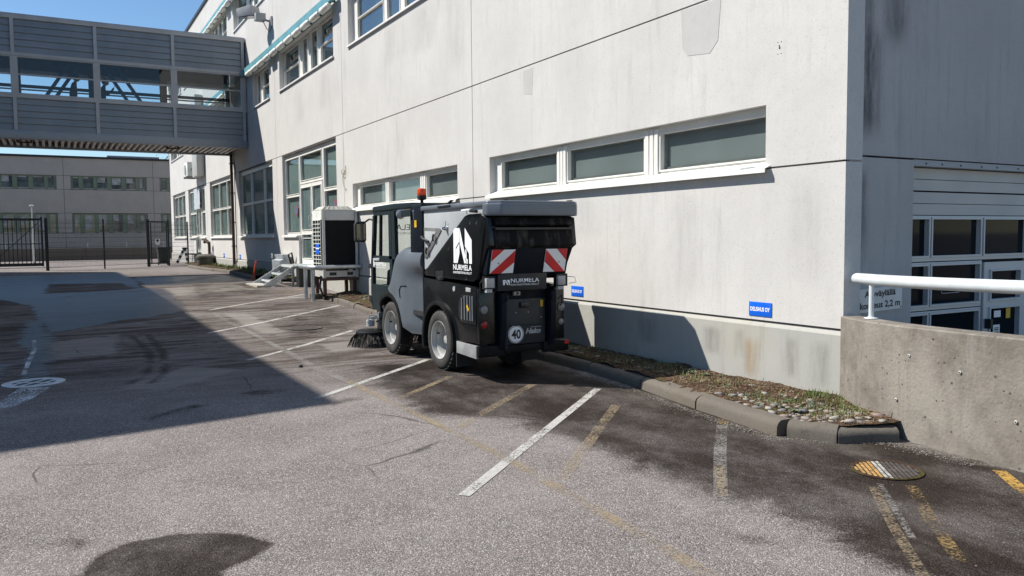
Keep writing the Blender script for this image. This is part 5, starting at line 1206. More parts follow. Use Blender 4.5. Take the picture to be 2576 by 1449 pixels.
# rear body columns and lamps
for x0, x1 in ((XL+.0, XL+.20), (XR-.16, XR)): MB().box(x0, x1, 7.80, 7.88, .42, 1.03).build('rear_column', M_gloss, sw, bevel=.015)
MB().box(XL+.18, XR-.16, 7.86, 7.93, .34, 1.06).build('rear_frame', M_navy, sw)
tg = sp_([(7.825, .90), (7.86, .90), (7.86, .39), (7.825, .39)], XL+.345, XL+.86, 'tail_door', simple('tail_door_paint', (.020, .023, .027), .5), .012)
MB().box(XL+.345, XL+.86, 7.81, 7.826, .60, .61).build('tail_door_crease', M_slate, tg)
MB().box(XL+.345, XL+.86, 7.83, 7.87, .30, .38).build('tail_skirt', M_dirtyblack, sw, bevel=.006)
MB().box(XL+.52, XL+.62, 7.79, 7.825, .80, .86).build('tail_catch', M_gloss, tg, bevel=.006)
MB().box(XL+.79, XL+.825, 7.819, 7.825, .80, .875).build('warning_label', M_yellow, tg)
for x_, z_ in ((XL+.47, .745), (XL+.63, .745), (XL+.80, .68)): MB().lathe([(.008, 0), (.006, .006)], (x_, 7.822, z_), (0, -1, 0), 8).build('bolt', M_printgrey, tg)
c40 = MB().lathe([(.10, 0), (.10, .008)], (XL+.465, 7.822, .505), (0, -1, 0), 32).build('speed_disc', M_signwhite, sw)
mb = MB(); n = 32
for i in range(n):
    a0, a1 = 2*math.pi*i/n, 2*math.pi*(i+1)/n
    mb.add([(XL+.465+rr*math.cos(a), 7.8125, .505+rr*math.sin(a)) for a, rr in ((a0, .088), (a0, .094), (a1, .094), (a1, .088))], [(0, 1, 2, 3)])
mb.build('speed_ring', M_printblack, c40)
text('40', 'speed_digits', M_printblack, c40, (XL+.408, 7.813, .452), (1, 0, 0), (0, 0, 1), .106, .118, bold=.03)
text('Hako', 'badge', M_printgrey, tg, (XL+.595, 7.825, .50), (1, 0, 0), (0, 0, 1), .062, .20, bold=.035, shear=.35)
MB().box(XL+.66, XL+.80, 7.820, 7.823, .572, .577).build('badge_line', M_printgrey, tg)
for x_, z_, rr, mm, nm in ((XL+.06, .80, .045, M_lampglass, 'tail_lamp'), (XL+.06, .635, .04, M_red, 'tail_lamp'), (XR-.045, .785, .045, M_lampglass, 'tail_lamp'), (XR-.05, .615, .034, M_lampglass, 'tail_lamp')):
    MB().lathe([(rr*1.22, -.004), (rr*1.2, .006), (rr*1.02, .006)], (x_, 7.80, z_), (0, -1, 0), 24).build('lamp_rim', M_black, sw)
    MB().lathe([(rr, 0), (rr, .008), (rr*.7, .014), (0.001, .016)], (x_, 7.80, z_), (0, -1, 0), 24).build(nm, mm if nm == 'x' else (simple('dull_lens', (.22, .22, .21), .2) if mm is M_lampglass else simple('red_lens', (.28, .01, .012), .2)), sw, smooth=True)
# rear upper: roof void, shutter, plates
sp_([(7.70, 1.83), (7.53, 1.80), (7.50, 1.72), (7.66, 1.68), (7.72, 1.70)], XL+.06, XR-.06, 'intake_cover', M_muddy, .015)
sp_([(7.72, 1.74), (7.555, 1.69), (7.53, 1.50), (7.56, 1.47), (7.78, 1.47)], XL+.05, XR-.05, 'rear_flap', M_muddy, .02)
MB().box(XL+.06, XR-.06, 7.515, 7.55, 1.668, 1.690).build('flap_lip', M_gloss, sw)
for x0, x1 in ((XL+.0, XL+.09), (XR-.09, XR)): sp_([(7.72, 1.83), (7.58, 1.80), (7.54, 1.50), (7.62, 1.46), (7.78, 1.2), (7.84, 1.2)], x0, x1, 'rear_side_frame', M_gloss, .012)
sp_([(7.76, 1.47), (7.585, 1.47), (7.66, 1.185), (7.78, 1.18)], XL+.02, XR-.08, 'rear_panel', M_navy, .006)
rp2 = sp_([(7.80, 1.19), (7.655, 1.19), (7.675, 1.005), (7.80, 1.0)], XL+.16, XR-.32, 'name_panel', simple('name_panel_paint', (.015, .017, .02), .5), .008)
def warn(x0, x1, flip):
    def zy(z): return 7.583+(1.47-z)*.263-.012
    z0, z1 = 1.20, 1.455
    t = MB().add([(x0, zy(z0), z0), (x1, zy(z0), z0), (x1, zy(z1), z1), (x0, zy(z1), z1), (x0, zy(z0)+.008, z0), (x1, zy(z0)+.008, z0), (x1, zy(z1)+.008, z1), (x0, zy(z1)+.008, z1)],
                 [(0, 1, 2, 3), (4, 7, 6, 5), (0, 4, 5, 1), (1, 5, 6, 2), (2, 6, 7, 3), (3, 7, 4, 0)]).build('warning_plate', M_signwhite, sw)
    X = Vector((1, 0, 0)); Y = Vector((0, zy(z1)-zy(z0), z1-z0)).normalized(); w = x1-x0; h = (Vector((0, zy(z1)-zy(z0), z1-z0))).length
    P2 = [[(0, .48), (0, 1), (.5, 1)], [(0, 0), (.52, 0), (1, .46), (1, .98)], ]
    if flip: P2 = [[(1, .5), (1, 1), (.5, 1)], [(0, .98), (0, .46), (.52, 0), (1, 0)]]
    if not flip: P2 = [[(.0, .50), (.50, 1), (0, 1)], [(0, 0), (.48, 0), (1, .46), (1, .98)]]
    poly_print(P2, 'red_stripe', M_red, t, (x0, zy(z0), z0), tuple(X), tuple(Y), w, h)
    MB().lathe([(.010, 0), (.006, .006)], (x0+w*(.32 if not flip else .68), zy(z0+.09)-.002, z0+.11), (0, -1, 0), 10).build('plate_bolt', M_dark, t)
warn(XL+.05, XL+.335, False); warn(XR-.38, XR-.10, True)
poly_print(LOGO, 'logo_mark', M_print, rp2, (XL+.22, 7.662, 1.07), (1, 0, 0), (0, .11, 1), .085, .075, .006)
text('NURMELA', 'logo_lettering', M_print, rp2, (XL+.318, 7.662, 1.092), (1, 0, 0), (0, .11, 1), .05, .36, .006, bold=.008)
text('KIINTEISTÖPALVELUT', 'logo_lettering', M_print, rp2, (XL+.318, 7.664, 1.06), (1, 0, 0), (0, .11, 1), .022, .36, .006, bold=.004)
# work lights and lift arms
for x_ in (XL+.02, XR-.17):
    MB().box(x_, x_+.10, 7.66, 7.72, 1.045, 1.15).build('work_light', M_lampglass, sw, bevel=.008); MB().box(x_-.0, x_+.15, 7.70, 7.76, 1.03, 1.17).build('light_bracket', M_dark, sw)
    MB().box(x_+.01, x_+.08, 7.68, 7.72, .995, 1.03).build('plate_light', M_printgrey, sw)
for x_ in (XL+.24, XR-.22):
    sp_([(7.80, 1.0), (7.73, .98), (7.74, .60), (7.78, .36), (7.84, .36), (7.85, 1.0)], x_, x_+.07, 'lift_arm', M_navy, .01)
    MB().lathe([(.03, 0), (.03, .012)], (x_+.035, 7.735, .90), (0, -1, 0), 14).build('arm_pivot', M_navy, sw)
MB().box(XL+.30, XL+.34, 7.765, 7.80, .34, .58).build('arm_guard', M_slate, sw, bevel=.004)
MB().box(XL+.405+.03, XL+.52, 7.80, 7.84, .94, .985).build('rear_camera', M_printgrey, sw, bevel=.008); MB().lathe([(.015, 0), (.012, .008)], (XL+.48, 7.80, .962), (0, -1, 0), 12).build('camera_lens', M_printblack, sw)
MB().tube([(XL+.02, 7.72, 1.15), (XL-.04, 7.70, 1.10), (XL-.04, 7.70, 1.02), (XL+.03, 7.70, .99)], .004, 5).build('cable', M_dark, sw); MB().tube([(XR-.05, 7.68, 1.14), (XR+.05, 7.66, 1.13), (XR+.07, 7.66, 1.07), (XR-.03, 7.66, 1.06)], .0035, 5).build('cable', M_dark, sw)
MB().tube([(XL+.27, 7.72, .86), (XL+.30, 7.70, .90), (XL+.31, 7.71, .96)], .008, 6).build('hydraulic_hose', M_dark, sw); MB().tube([(XR-.14, 7.72, .88), (XR-.11, 7.69, .93), (XR-.08, 7.72, .84), (XR-.10, 7.74, .80)], .008, 6).build('hydraulic_hose', M_dark, sw)
# wheels
def wheel(cy, side):
    x_out = (XL-.005) if side == 0 else (XR+.005); ax = (-1, 0, 0) if side == 0 else (1, 0, 0); rr = .362; w = .215
    t = MB().lathe([(.225, -.20), (.30, -w), (.345, -w+.015), (rr, -w+.045), (rr, -.045), (.345, -.012), (.315, .002), (.258, .006), (.236, -.006), (.229, -.03)], (x_out, cy, rr), ax, 40, False).build('wheel', M_tyre, sw, smooth=True)
    trd = MB()
    for i in range(34):
        a = 2*math.pi*i/34
        for (da, d0, d1) in ((0, -.02, -.09), (.09, -.12, -.195)):
            A = a+da; s_ = 1 if side == 1 else -1
            p0 = Vector((x_out+s_*d0, cy+math.cos(A)*rr, rr+math.sin(A)*rr)); p1 = Vector((x_out+s_*d1, cy+math.cos(A+.05)*rr, rr+math.sin(A+.05)*rr))
            trd.bar(p0, p1, .036, .014, (0, math.cos(A), math.sin(A)))
    trd.build('tread_blocks', M_tyre, t)
    MB().lathe([(.232, -.02), (.230, .0), (.222, -.003), (.216, -.028), (.214, -.055), (.195, -.062), (.186, -.085), (.183, -.15), (.165, -.165), (.11, -.155), (.085, -.15), (.075, -.12), (.05, -.115), (.045, -.085), (.001, -.08)], (x_out, cy, rr), ax, 36, False).build('rim', M_rim, t, smooth=True)
    for i in range(6):
        a = i*math.pi/3+.3; MB().lathe([(.010, 0), (.010, .022)], (x_out+(.150 if side == 0 else -.150), cy+.098*math.cos(a), rr+.098*math.sin(a)), ax, 6).build('wheel_nut', M_dark, t)
    MB().lathe([(.012, 0), (.010, .03)], (x_out+(.085 if side == 0 else -.085), cy+.17, rr+.06), ax, 6).build('valve', M_dark, t)
for cy in (8.86, 10.46):
    for s_ in (0, 1): wheel(cy, s_)
def side_tank(left):
    def yf(z):
        if z < .38: return 9.80+(z-.345)*3
        if z < .80: return 10.46-math.sqrt(max(0, .46**2-(z-.38)**2))
        return float(np.interp(z, [.80, .86, .90, 1.02, 1.22, 1.37, 1.45, 1.49], [10.27, 10.46, 10.50, 10.42, 10.31, 10.20, 10.06, 9.80]))
    zs = [.345, .37, .42, .5, .6, .7, .78, .84, .90, .98, 1.06, 1.14, 1.20, 1.25, 1.30, 1.36, 1.41, 1.45, 1.475, 1.49]; nc = 14; mb = MB(); sg_ = 1 if left else -1; X0 = XL-.03 if left else XR+.03
    sm = lambda t: (lambda q: q*q*(3-2*q))(min(1, max(0, t)))
    for z in zs:
        y0 = yf(z); y1 = 9.345
        for i in range(nc+1):
            y = y0+(y1-y0)*i/nc; k = sm((10.05-y)/.8)*.17*sm((1.27-z)/.22)+.09*sm((z-1.24)/.28)**2+.03*sm((.45-z)/.1)+.035*(1-sm((y0-y)/.08))*sm((z-.86)/.1)
            mb.v.append((X0+sg_*k, y, z))
    nr = len(zs)
    for j in range(nr-1):
        for i in range(nc): q = j*(nc+1)+i; mb.f.append((q, q+1, q+nc+2, q+nc+1))
    ring = [i for i in range(nc+1)]+[j*(nc+1)+nc for j in range(1, nr)]+[(nr-1)*(nc+1)+i for i in range(nc-1, -1, -1)]+[j*(nc+1) for j in range(nr-2, 0, -1)]
    base = len(mb.v); XI = XL+.36 if left else XR-.36
    for q in ring: mb.v.append((XI, mb.v[q][1], mb.v[q][2]))
    n = len(ring)
    for i in range(n): mb.f.append((ring[i], ring[(i+1) % n], base+(i+1) % n, base+i))
    mb.build('side_tank', M_tank, sw, smooth=True)
# side tank / front fender
tank = [(10.30, 1.22), (10.22, 1.37), (10.08, 1.45), (9.42, 1.50), (9.34, 1.48), (9.34, .38), (9.42, .345), (9.78, .345), (9.86, .40), (9.96, .60)]+arc(10.46, .38, .46, 150, 95, 6)+[(10.52, .90), (10.42, 1.02)]
for (a, b) in ((XL-.03, XL+.34), (XR-.34, XR+.03)):
    side_tank(a < 4.5)
    fp = arc(10.46, .38, .475, 205, 40, 14); fq = arc(10.46, .38, .41, 40, 205, 14); sp_(fp+fq, a-.012 if a < 4.5 else b-.1, a+.12 if a < 4.5 else b+.012, 'front_wheel_arch', M_dirtyblack, .012)
MB().tube([(XL-.034, 10.02, .80), (XL-.036, 10.04, .90), (XL-.030, 10.0, .955), (XL-.012, 9.86, .965)], .006, 5).build('tank_seam', M_slate, sw)
MB().lathe([(.045, 0), (.045, .035), (.035, .05), (.001, .052)], (XL+.10, 9.60, 1.49), n=16).build('filler_cap', M_black, sw, smooth=True)
sp_([(9.33, 1.45), (9.30, 1.46), (9.30, .5), (9.33, .5)], XL, XR, 'bulkhead', M_navy)
# cab
CR = [(11.12, 1.955), (11.10, 2.035), (10.30, 2.05), (9.68, 2.04), (9.66, 1.965)]
sp_(CR, XL-.0, XR+.0, 'cab_roof', M_slate, .02, seg=3)
for x0, x1 in ((XL+.005, XL+.055), (XR-.055, XR-.005)):
    lf = x0 < 4.5
    # pillars: rear column, B pillar, door frame, A pillar
    if lf: sp_([(9.72, 1.965), (9.33, 1.965), (9.33, 1.40), (9.72, 1.36)], x0, x0+.30, 'rear_pillar', M_navy, .008); sp_([(9.70, 2.02), (9.36, 2.01), (9.36, 1.965), (9.70, 1.965)], x0, x0+.30, 'rear_pillar_cap', M_slate, .008)
    else: sp_([(9.76, 1.965), (9.66, 1.965), (9.66, 1.3), (9.76, 1.3)], x0, x1, 'rear_pillar', M_navy, .004)
    dr = MB()
    op = [(11.10, 1.955), (10.40, 1.955), (10.36, .95), (10.56, .87), (10.88, .74), (10.95, .56), (11.22, .60), (11.23, 1.0)]
    frame_quads = [  # door as bars around two windows
        [(11.10, 1.955), (10.40, 1.955), (10.41, 1.905), (11.08, 1.905)],
        [(10.50, 1.905), (10.41, 1.905), (10.39, 1.30), (10.50, 1.30)],
        [(11.12, 1.905), (11.05, 1.905), (11.14, 1.34), (11.20, 1.34)],
        [(11.20, 1.34), (10.39, 1.34), (10.38, 1.25), (11.22, 1.25)],
        [(11.22, 1.25), (11.15, 1.25), (11.16, .93), (11.235, .93)],
        [(10.48, 1.25), (10.385, 1.25), (10.36, .93), (10.47, .93)],
        [(11.235, .93), (10.36, .93), (10.42, .86), (10.88, .66), (10.88, .54), (11.20, .58), (11.235, .64)]]
    for q in frame_quads: dr.prism(q, x0-.0, x1, 'x')
    d_ = dr.build('door', M_slate, sw)
    sp_([(11.08, 1.905), (10.50, 1.905), (10.50, 1.34), (11.15, 1.34)], (x0+x1)/2-.003, (x0+x1)/2+.003, 'pane', M_cabglass, 0, d_)
    sp_([(11.15, 1.25), (10.48, 1.25), (10.47, .93), (11.16, .93)], (x0+x1)/2-.003, (x0+x1)/2+.003, 'pane', M_cabglass, 0, d_)
    sp_([(10.86, 1.905), (10.83, 1.905), (10.87, 1.34), (10.90, 1.34)], x0+.004, x1-.004, 'window_divider', M_black, 0, d_)
    sp_([(11.1, 1.30), (10.85, 1.31), (10.85, 1.27), (11.1, 1.265)], (x0-.015) if lf else x1, x0 if lf else x1+.015, 'door_handle', M_printgrey, .006, d_)
    sp_([(10.40, 1.955), (10.28, 1.955), (10.26, 1.30), (10.38, 1.30)], x0, x1, 'door_post', M_slate)
    qg = sp_([(10.28, 1.955), (9.72, 1.955), (9.72, 1.42), (10.26, 1.10)], (x0+x1)/2-.003, (x0+x1)/2+.003, 'quarter_window', M_cabglass)
    if not lf:
        pass
    else:
        poly_print(LOGO, 'logo_mark', M_print, d_, (x0-.001, 11.12, 1.175), (0, -1, 0), (0, 0, 1), .07, .09)
        text('NURMELA', 'lettering', M_print, d_, (x0-.001, 11.03, 1.195), (0, -1, 0), (0, 0, 1), .055, .42, bold=.015)
        text('KIINTEISTÖPALVELUT', 'lettering', M_print, d_, (x0-.001, 11.03, 1.165), (0, -1, 0), (0, 0, 1), .02, .42)
sp_([(11.24, .62), (11.24, .92), (11.30, .90), (11.30, .62)], XL+.02, XR-.02, 'front_apron', M_slate, .02)
sp_([(11.12, 1.95), (11.10, 1.95), (11.245, .92), (11.265, .92)], XL+.06, XR-.06, 'windscreen', M_cabglass)
ws_ = [o for o in bpy.data.objects if o.name == 'windscreen'][0]
text('NURMELA', 'lettering', M_printblack, ws_, (XL+1.0, 11.175, 1.70), (-1, 0, 0), (0, -.13, 1), .085, .62, .004, bold=.0)
text('KIINTEISTÖPALVELUT', 'lettering', M_printgrey, ws_, (XL+1.0, 11.185, 1.64), (-1, 0, 0), (0, -.13, 1), .04, .62, .004)
MB().box(XL+.03, XR-.03, 9.35, 11.2, .60, .66).build('cab_floor', M_black, sw)
MB().box(XL+.06, XR-.06, 9.66, 9.69, .66, 1.45).build('cab_back_wall', M_navy, sw)
sp_([(11.18, .66), (11.10, 1.12), (10.98, 1.15), (10.95, .66)], XL+.2, XR-.2, 'dashboard', M_black, .02)
st_ = MB().box(XL+.30, XL+.80, 9.85, 10.3, .95, 1.08).build('seat', M_seat, sw, bevel=.04); MB().prism([(9.90, 1.05), (9.80, 1.05), (9.74, 1.55), (9.78, 1.58), (9.86, 1.56)], XL+.32, XL+.78, 'x').build('backrest', M_seat, st_, bevel=.03)
MB().box(XL+.45, XL+.65, 9.74, 9.80, 1.60, 1.74).build('headrest', M_seat, st_, bevel=.03)
mb = MB(); ring = [(XL+.55+.18*math.cos(a), 10.72+.10*math.sin(a), 1.26+.15*math.sin(a)) for a in [2*math.pi*k/20 for k in range(21)]]
mb.tube(ring, .014, 7); mb.tube([(XL+.55, 10.72, 1.26), (XL+.55, 10.95, 1.0)], .02, 7); mb.build('steering_wheel', M_seat, sw, smooth=True)
# beacon, lamp, sticker, mirror
bc_ = MB().lathe([(.035, -.10), (.022, -.07), (.02, -.03), (.045, -.02), (.058, -.01), (.06, .03), (.055, .035)], (XL+.10, 9.55, 2.09), n=20).build('beacon', M_black, sw, smooth=True)
MB().lathe([(.056, .035), (.060, .045), (.058, .10), (.048, .118), (.02, .124), (.001, .125)], (XL+.10, 9.55, 2.09), n=24).build('beacon_lens', M_beacon, bc_, smooth=True)
MB().tube([(XL+.10, 9.55, 2.0), (XL+.08, 9.55, 1.9), (XL+.03, 9.55, 1.85)], .02, 8).build('beacon_stalk', M_dark, bc_)
MB().tube([(XL+.06, 9.62, 1.98), (XL-.0, 9.60, 1.92), (XL-.0, 9.58, 1.80)], .012, 6).build('beacon_cable', M_chrome, bc_)
wl_ = MB().lathe([(.02, -.06), (.05, -.045), (.062, -.01), (.062, .01), (.056, .012)], (XL-.02, 9.98, 1.895), (-.5, -.85, -.1), 20).build('work_lamp', M_chrome, sw, smooth=True)
MB().lathe([(.055, .011), (.04, .018), (.001, .02)], (XL-.02, 9.98, 1.895), (-.5, -.85, -.1), 20).build('lamp_lens', M_lampglass, wl_, smooth=True)
MB().box(XL-.03, XL+.0, 9.62, 9.95, 1.86, 1.94).build('lamp_bracket', M_slate, sw)
MB().box(XL-.002, XL+.006, 9.50, 9.57, 1.72, 1.81).build('warning_label', M_yellow, sw)
mi = MB().prism([(XL-.21, 1.56), (XL-.19, 1.53), (XL-.06, 1.53), (XL-.04, 1.56), (XL-.04, 1.80), (XL-.06, 1.83), (XL-.18, 1.83), (XL-.21, 1.79)], 11.26, 11.33, 'y').build('mirror', M_black, sw, bevel=.015)
MB().prism([(XL-.19, 1.56), (XL-.06, 1.56), (XL-.06, 1.80), (XL-.19, 1.79)], 11.253, 11.259, 'y').build('mirror_glass', simple('mirror_silver', (.7, .7, .7), .03, 1), mi)
MB().tube([(XL-.06, 11.3, 1.81), (XL-.01, 11.22, 1.86), (XL+.03, 11.12, 1.84)], .014, 7).build('mirror_arm', M_black, mi)
MB().box(XL-.02, XL+.01, 11.20, 11.26, .66, .76).build('door_hinge', M_chrome, sw); MB().box(XL-.02, XL+.01, 11.20, 11.26, 1.15, 1.22).build('door_hinge', M_chrome, sw)
# front brushes
def brush(cx, cy, name='side_brush'):
    disc = MB().lathe([(.06, .25), (.18, .24), (.22, .21), (.22, .18), (.05, .18)], (cx, cy, 0), n=24).build(name, M_dirtyblack, sw, smooth=True)
    bb = MB()
    for i in range(300):
        a = rs.uniform(0, 6.283); r0 = rs.uniform(.13, .215); r1 = r0*rs.uniform(1.5, 1.85); dd = rs.uniform(-.08, .08)
        p0 = Vector((cx+r0*math.cos(a), cy+r0*math.sin(a), .195)); p2 = Vector((cx+r1*math.cos(a+dd), cy+r1*math.sin(a+dd), .006)); pm = p0*.5+p2*.5+Vector((math.cos(a)*.015, math.sin(a)*.015, .02))
        bb.tube([p0, pm, p2], .0045, 3, .003)
    bb.build('bristles', M_bristle, disc)['kind'] = 'stuff'
    mo = MB().lathe([(.06, 0), (.06, .09), (.03, .10)], (cx, cy, .29), n=14).build('brush_motor', M_printgrey, disc)
    MB().tube([(cx+.05, cy-.1, .36), (cx+.16, cy-.15, .44), (cx+.3, cy-.1, .42)], .012, 7).build('hydraulic_hose', M_printblack, disc, smooth=True)
    MB().tube([(cx-.05, cy-.02, .34), (cx-.02, cy-.04, .46), (cx+.12, cy-.05, .45), (cx+.16, cy-.05, .33)], .012, 7).build('hydraulic_hose', M_chrome, disc, smooth=True)
    MB().box(cx+.08, cx+.20, cy-.12, cy-.09, .25, .50).build('brush_arm', M_galv, disc, bevel=.006); MB().bar((cx, cy, .40), (cx+.3, cy-.1, .48), .04).build('brush_link', M_galv, disc)
    return disc
brush(XL+.05, 11.42); brush(XR-.05, 11.42)
MB().box(XL+.18, XR-.18, 11.15, 11.5, .22, .52).build('front_frame', M_navy, sw, bevel=.01)
MB().tube([(XL+.5, 11.4, .25), (XL+.5, 10.9, .35), (XL+.5, 10.2, .45)], .09, 12).build('suction_pipe', M_black, sw, smooth=True)

# ------------------------------------------------------------ background: fence, gate, building
G_ = 'dark posts and panels of the yard fence'
gt = thing('sliding_gate', 'black barred sliding gate standing open at the left edge', 'gate', (-2, 43.1, .36))
Y_ = 43.1
MB().box(-4.2, -.36, Y_-.04, Y_+.04, 2.50, 2.60).build('top_rail', M_fence, gt); MB().box(-4.2, -.36, Y_-.05, Y_+.05, .42, .56).build('bottom_rail', M_fence, gt)
MB().box(-.44, -.36, Y_-.045, Y_+.045, .40, 2.68).build('end_post', M_fence, gt)
x_ = -4.1
while x_ < -.5: MB().box(x_-.018, x_+.018, Y_-.018, Y_+.018, .56, 2.5).build('bar', M_fence, gt); x_ += .17
MB().bar((-2.2, Y_-.03, .75), (-.48, Y_-.03, 2.45), .03).build('brace', M_fence, gt); MB().box(-4.2, -.4, Y_-.03, Y_+.03, 1.42, 1.46).build('mid_rail', M_fence, gt)
tag(MB().box(-.255, -.135, 37.92, 38.04, .3, 2.50).build('gate_post', M_fence, bevel=.01), 'thick black square gate post right of the barred gate', 'post')
FP = [(-.19, 38.0), (1.92, 38.75), (3.76, 40.15)]
fe = thing('mesh_fence', 'see-through welded mesh fence panels between the gate post and the small gate', 'fence', (2, 39, .36))
def mesh_panel(a, b, z0, z1, parent, vert=.05):
    A = Vector(a); B_ = Vector(b); L = (B_-A).length; mb = MB()
    z_ = z0
    while z_ <= z1+.001: mb.bar((A.x, A.y, z_), (B_.x, B_.y, z_), .012); z_ += .2
    k = 0; s_ = MB()
    while k*vert < L: p = A+(B_-A)*k*vert/L; s_.bar((p.x, p.y, z0), (p.x, p.y, z1), .0045); k += 1
    mb.build('mesh_wires', M_fence, parent); s_.build('mesh_rods', M_fence, parent)['kind'] = 'stuff'
mesh_panel(FP[0], FP[1], .5, 2.46, fe); mesh_panel(FP[1], FP[2], .5, 2.46, fe)
MB().box(1.89, 1.95, 38.72, 38.78, .3, 2.48).build('post', M_fence, fe)
pgt = thing('pedestrian_gate', 'narrow black framed mesh gate with a small white notice', 'gate', (4.2, 40.5, .36))
for x_, y_, w_ in ((3.79, 40.2, .13), (4.72, 40.84, .07)): MB().box(x_-w_/2, x_+w_/2, y_-w_/2, y_+w_/2, .3, 2.5).build('post', M_fence, pgt)
MB().bar((3.8, 40.2, 2.40), (4.7, 40.83, 2.40), .06).build('top_bar', M_fence, pgt); MB().bar((3.86, 40.2, .5), (4.7, 40.83, .5), .05).build('bottom_bar', M_fence, pgt)
MB().bar((3.92, 40.28, .5), (3.92, 40.28, 2.36), .05).build('stile', M_fence, pgt); MB().bar((4.64, 40.77, .5), (4.64, 40.77, 2.36), .05).build('stile', M_fence, pgt)
mesh_panel((3.95, 40.3), (4.62, 40.75), .55, 2.35, pgt)
nb = MB().box(4.11, 4.30, 40.38, 40.39, 1.35, 1.62).build('notice', M_signwhite, pgt)
MB().lathe([(.06, 0), (.06, .003), (.045, .003)], (4.205, 40.378, 1.54), (0, -1, 0), 20).build('notice_ring', M_printblack, nb)
for z_ in (1.39, 1.42, 1.45): MB().box(4.13, 4.28, 40.376, 40.379, z_, z_+.01).build('notice_line', M_printgrey, nb)
fe2 = thing('mesh_fence', 'mesh fence panel joining the small gate to the building wall', 'fence', (5.4, 41.3, .36))
mesh_panel((4.75, 40.86), (5.98, 41.9), .45, 2.40, fe2); MB().box(5.64, 5.70, 41.6, 41.66, .3, 2.42).build('post', M_fence, fe2)
tb = thing('wheelie_bin', 'dark green wheeled rubbish bin behind the small gate', 'bin', (4.6, 42, .36))
MB().add([(4.42, 42, .42), (4.86, 42, .42), (4.86, 42.5, .42), (4.42, 42.5, .42), (4.36, 41.92, 1.15), (4.92, 41.92, 1.15), (4.92, 42.6, 1.15), (4.36, 42.6, 1.15)], [(3, 2, 1, 0), (4, 5, 6, 7), (0, 1, 5, 4), (1, 2, 6, 5), (2, 3, 7, 6), (3, 0, 4, 7)]).build('bin_body', M_bin, tb, bevel=.03)
MB().box(4.34, 4.94, 41.88, 42.64, 1.15, 1.23).build('bin_lid', M_bin, tb, bevel=.02)
for x_ in (4.44, 4.84): MB().lathe([(.08, -.03), (.08, .03)], (x_, 42.55, .44), (1, 0, 0), 14).build('bin_wheel', M_black, tb)
# background retaining wall, rail, lamp
M_old = concrete('old_stained_concrete', (.13, .115, .10), .9, .6, (.05, .045, .04))
rtw = tag(MB().box(-12, 8, 56.0, 56.3, .2, 1.10).build('retaining_wall', M_old), 'low stained concrete retaining wall in front of the far building', 'wall')
rl2 = thing('far_handrail', 'thin pale handrail along the top of the low retaining wall', 'handrail', (0, 56.1, 1.1))
MB().tube([(-12, 56.1, 1.45), (8, 56.1, 1.45)], .025, 6).build('rail', M_galv, rl2)
for k in range(9): MB().tube([(-11+2.15*k, 56.1, 1.1), (-11+2.15*k, 56.1, 1.45)], .02, 6).build('post', M_galv, rl2)
lp = thing('lamp_post', 'slim pale lamp post with a flat round head beyond the gate', 'lamp post', (-.87, 50, .36))
MB().tube([(-.87, 50, .36), (-.87, 50, 1.9)], .06, 8, .045).build('pole', M_unit, lp, smooth=True); MB().tube([(-.87, 50, 1.9), (-.87, 50, 3.4)], .04, 8, .03).build('pole_top', M_unit, lp, smooth=True)
MB().lathe([(.05, 0), (.13, .03), (.12, .07), (.02, .10)], (-.87, 50, 3.38), n=14).build('lamp_head', M_unit, lp)
# far building
fb = thing('far_building', 'two storey grey concrete building with sage green window frames behind the fence', 'building', (2, 60, .3))
pf = Plane('y', 60.0)
FT = 6.90
jx = [-10.0, -4.6, .79, 6.10, 11.5]
wrows = [(4.88, 5.75), (2.05, 3.33)]
for a, b in zip(jx[:-1], jx[1:]):
    wa_, wb_ = a+.40, b-.40
    for z0, z1, hs in ((5.75, FT, []), (4.86, 5.75, [(wa_, wb_, 4.8, 5.8)]), (3.34, 4.86, []), (2.04, 3.34, [(wa_, wb_, 2, 3.4)]), (.2, 2.04, [])):
        for p_, q_ in (((a, wa_+.012), (wb_-.012, b)) if hs else ((a, b),)): panel(pf, p_, q_, z0, z1, [], M_bgwall, fb, gap=.012, depth=.2)
    for (z0, z1) in wrows:
        W_ = wb_-wa_; fr_ = [(.03, .10), (.16, .29), (.34, .47), (.53, .66), (.72, .85), (.90, .97)]
        pn = [(wa_+W_*p, wa_+W_*q, z0+.07, z1-.07) for p, q in fr_]
        window(pf, fb, wa_, wb_, z0, z1, pn, M_glass_bg, M_green, d=.10, name='window', thick=.05)
        for i_, (p0, p1, q0, q1) in enumerate(pn):
            hh = random.uniform(.3, .9) if random.random() < .7 else .1
            cu = MB().box(p0+.02, p0+.02+(p1-p0-.04)*random.uniform(.5, 1), 60.125, 60.130, q1-(q1-q0)*hh, q1); cu.build('curtain', M_curtain, fb)
            MB().box(p0-.01, p1+.01, 60.07, 60.1, z0+.02, z0+.055).build('sill', M_unit, fb)
MB().box(-10, 11.5, 60.016, 60.05, .2, FT).build('joint_sealant', M_joint, fb) if False else None
jb = MB()
for x_ in jx: jb.box(x_-.03, x_+.03, 60.02, 60.06, .2, FT)
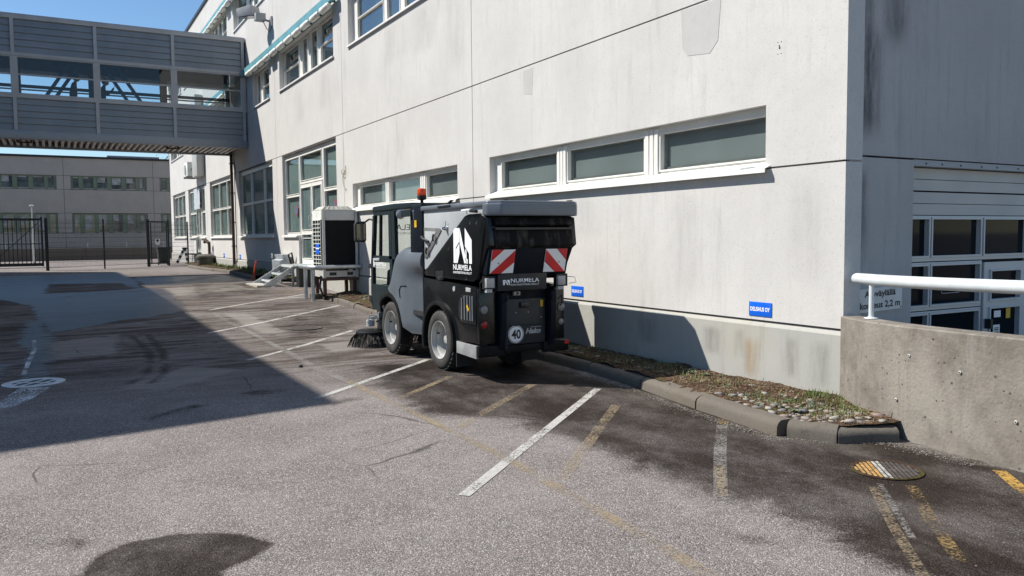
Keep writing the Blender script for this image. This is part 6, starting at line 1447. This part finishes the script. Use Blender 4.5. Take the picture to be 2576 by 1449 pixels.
for z_ in (5.75, 4.86, 3.34, 2.04):
    for a, b in zip(jx[:-1], jx[1:]): jb.box(a, a+.39, 60.02, 60.06, z_-.03, z_+.03); jb.box(b-.39, b, 60.02, 60.06, z_-.03, z_+.03)
jb.build('joint_sealant', M_joint, fb)['kind'] = 'stuff'
MB().box(-10, 11.5, 60.21, 75, .2, FT-.02).build('core', M_bgwall, fb)
MB().box(-10.1, 11.6, 59.88, 75.1, FT, FT+.12).build('roof_edge', M_roofedge, fb)
rx = MB().box(3.45, 6.7, 61.5, 66, FT+.12, FT+.38).build('roof_box', M_fascia, fb)
for k in range(5): MB().box(3.6+k*.65, 3.63+k*.65, 61.47, 61.5, FT+.13, FT+.37).build('roof_box_seam', M_fascia, fb)
# tree behind the far building
def tree(cx, cy, z0, h, cr, label):
    t = thing('tree', label, 'tree', (cx, cy, z0)); tr = MB(); tr.tube([(cx, cy, z0), (cx+.1, cy, z0+h*.35), (cx, cy, z0+h*.6), (cx+.2, cy, z0+h*.9)], .28, 9, .05)
    tips = []
    for k in range(16):
        a = rs.uniform(0, 6.28); zz = z0+h*rs.uniform(.35, .8); L = cr*rs.uniform(.5, .95); e = Vector((cx+math.cos(a)*L, cy+math.sin(a)*L, zz+L*rs.uniform(.3, .8)))
        tr.tube([(cx+.05, cy, zz), (Vector((cx, cy, zz))+e)/2+Vector((0, 0, .1)), e], .07, 5, .02); tips.append(e)
    tr.build('trunk', M_bark, t)
    cr_ = MB()
    for _ in range(9000):
        b = rs.choice(tips); p = b+Vector((rs.gauss(0, .55), rs.gauss(0, .55), rs.gauss(0, .45))); s_ = rs.uniform(.05, .10)
        n_ = Vector((rs.gauss(0, 1), rs.gauss(0, 1), rs.gauss(0, 1)+.5)).normalized(); u_ = n_.orthogonal().normalized(); v_ = n_.cross(u_)
        cr_.add([p-u_*s_, p+v_*s_*.6, p+u_*s_, p-v_*s_*.6], [(0, 1, 2, 3)])
    cr_.build('crown', M_fol, t)
tree(11.2, 84, .3, 9.8, 2.0, 'leafy tree showing above the roof of the far building')
tree(-14, 90, .3, 8.0, 2.6, 'leafy tree behind the left end of the far building')
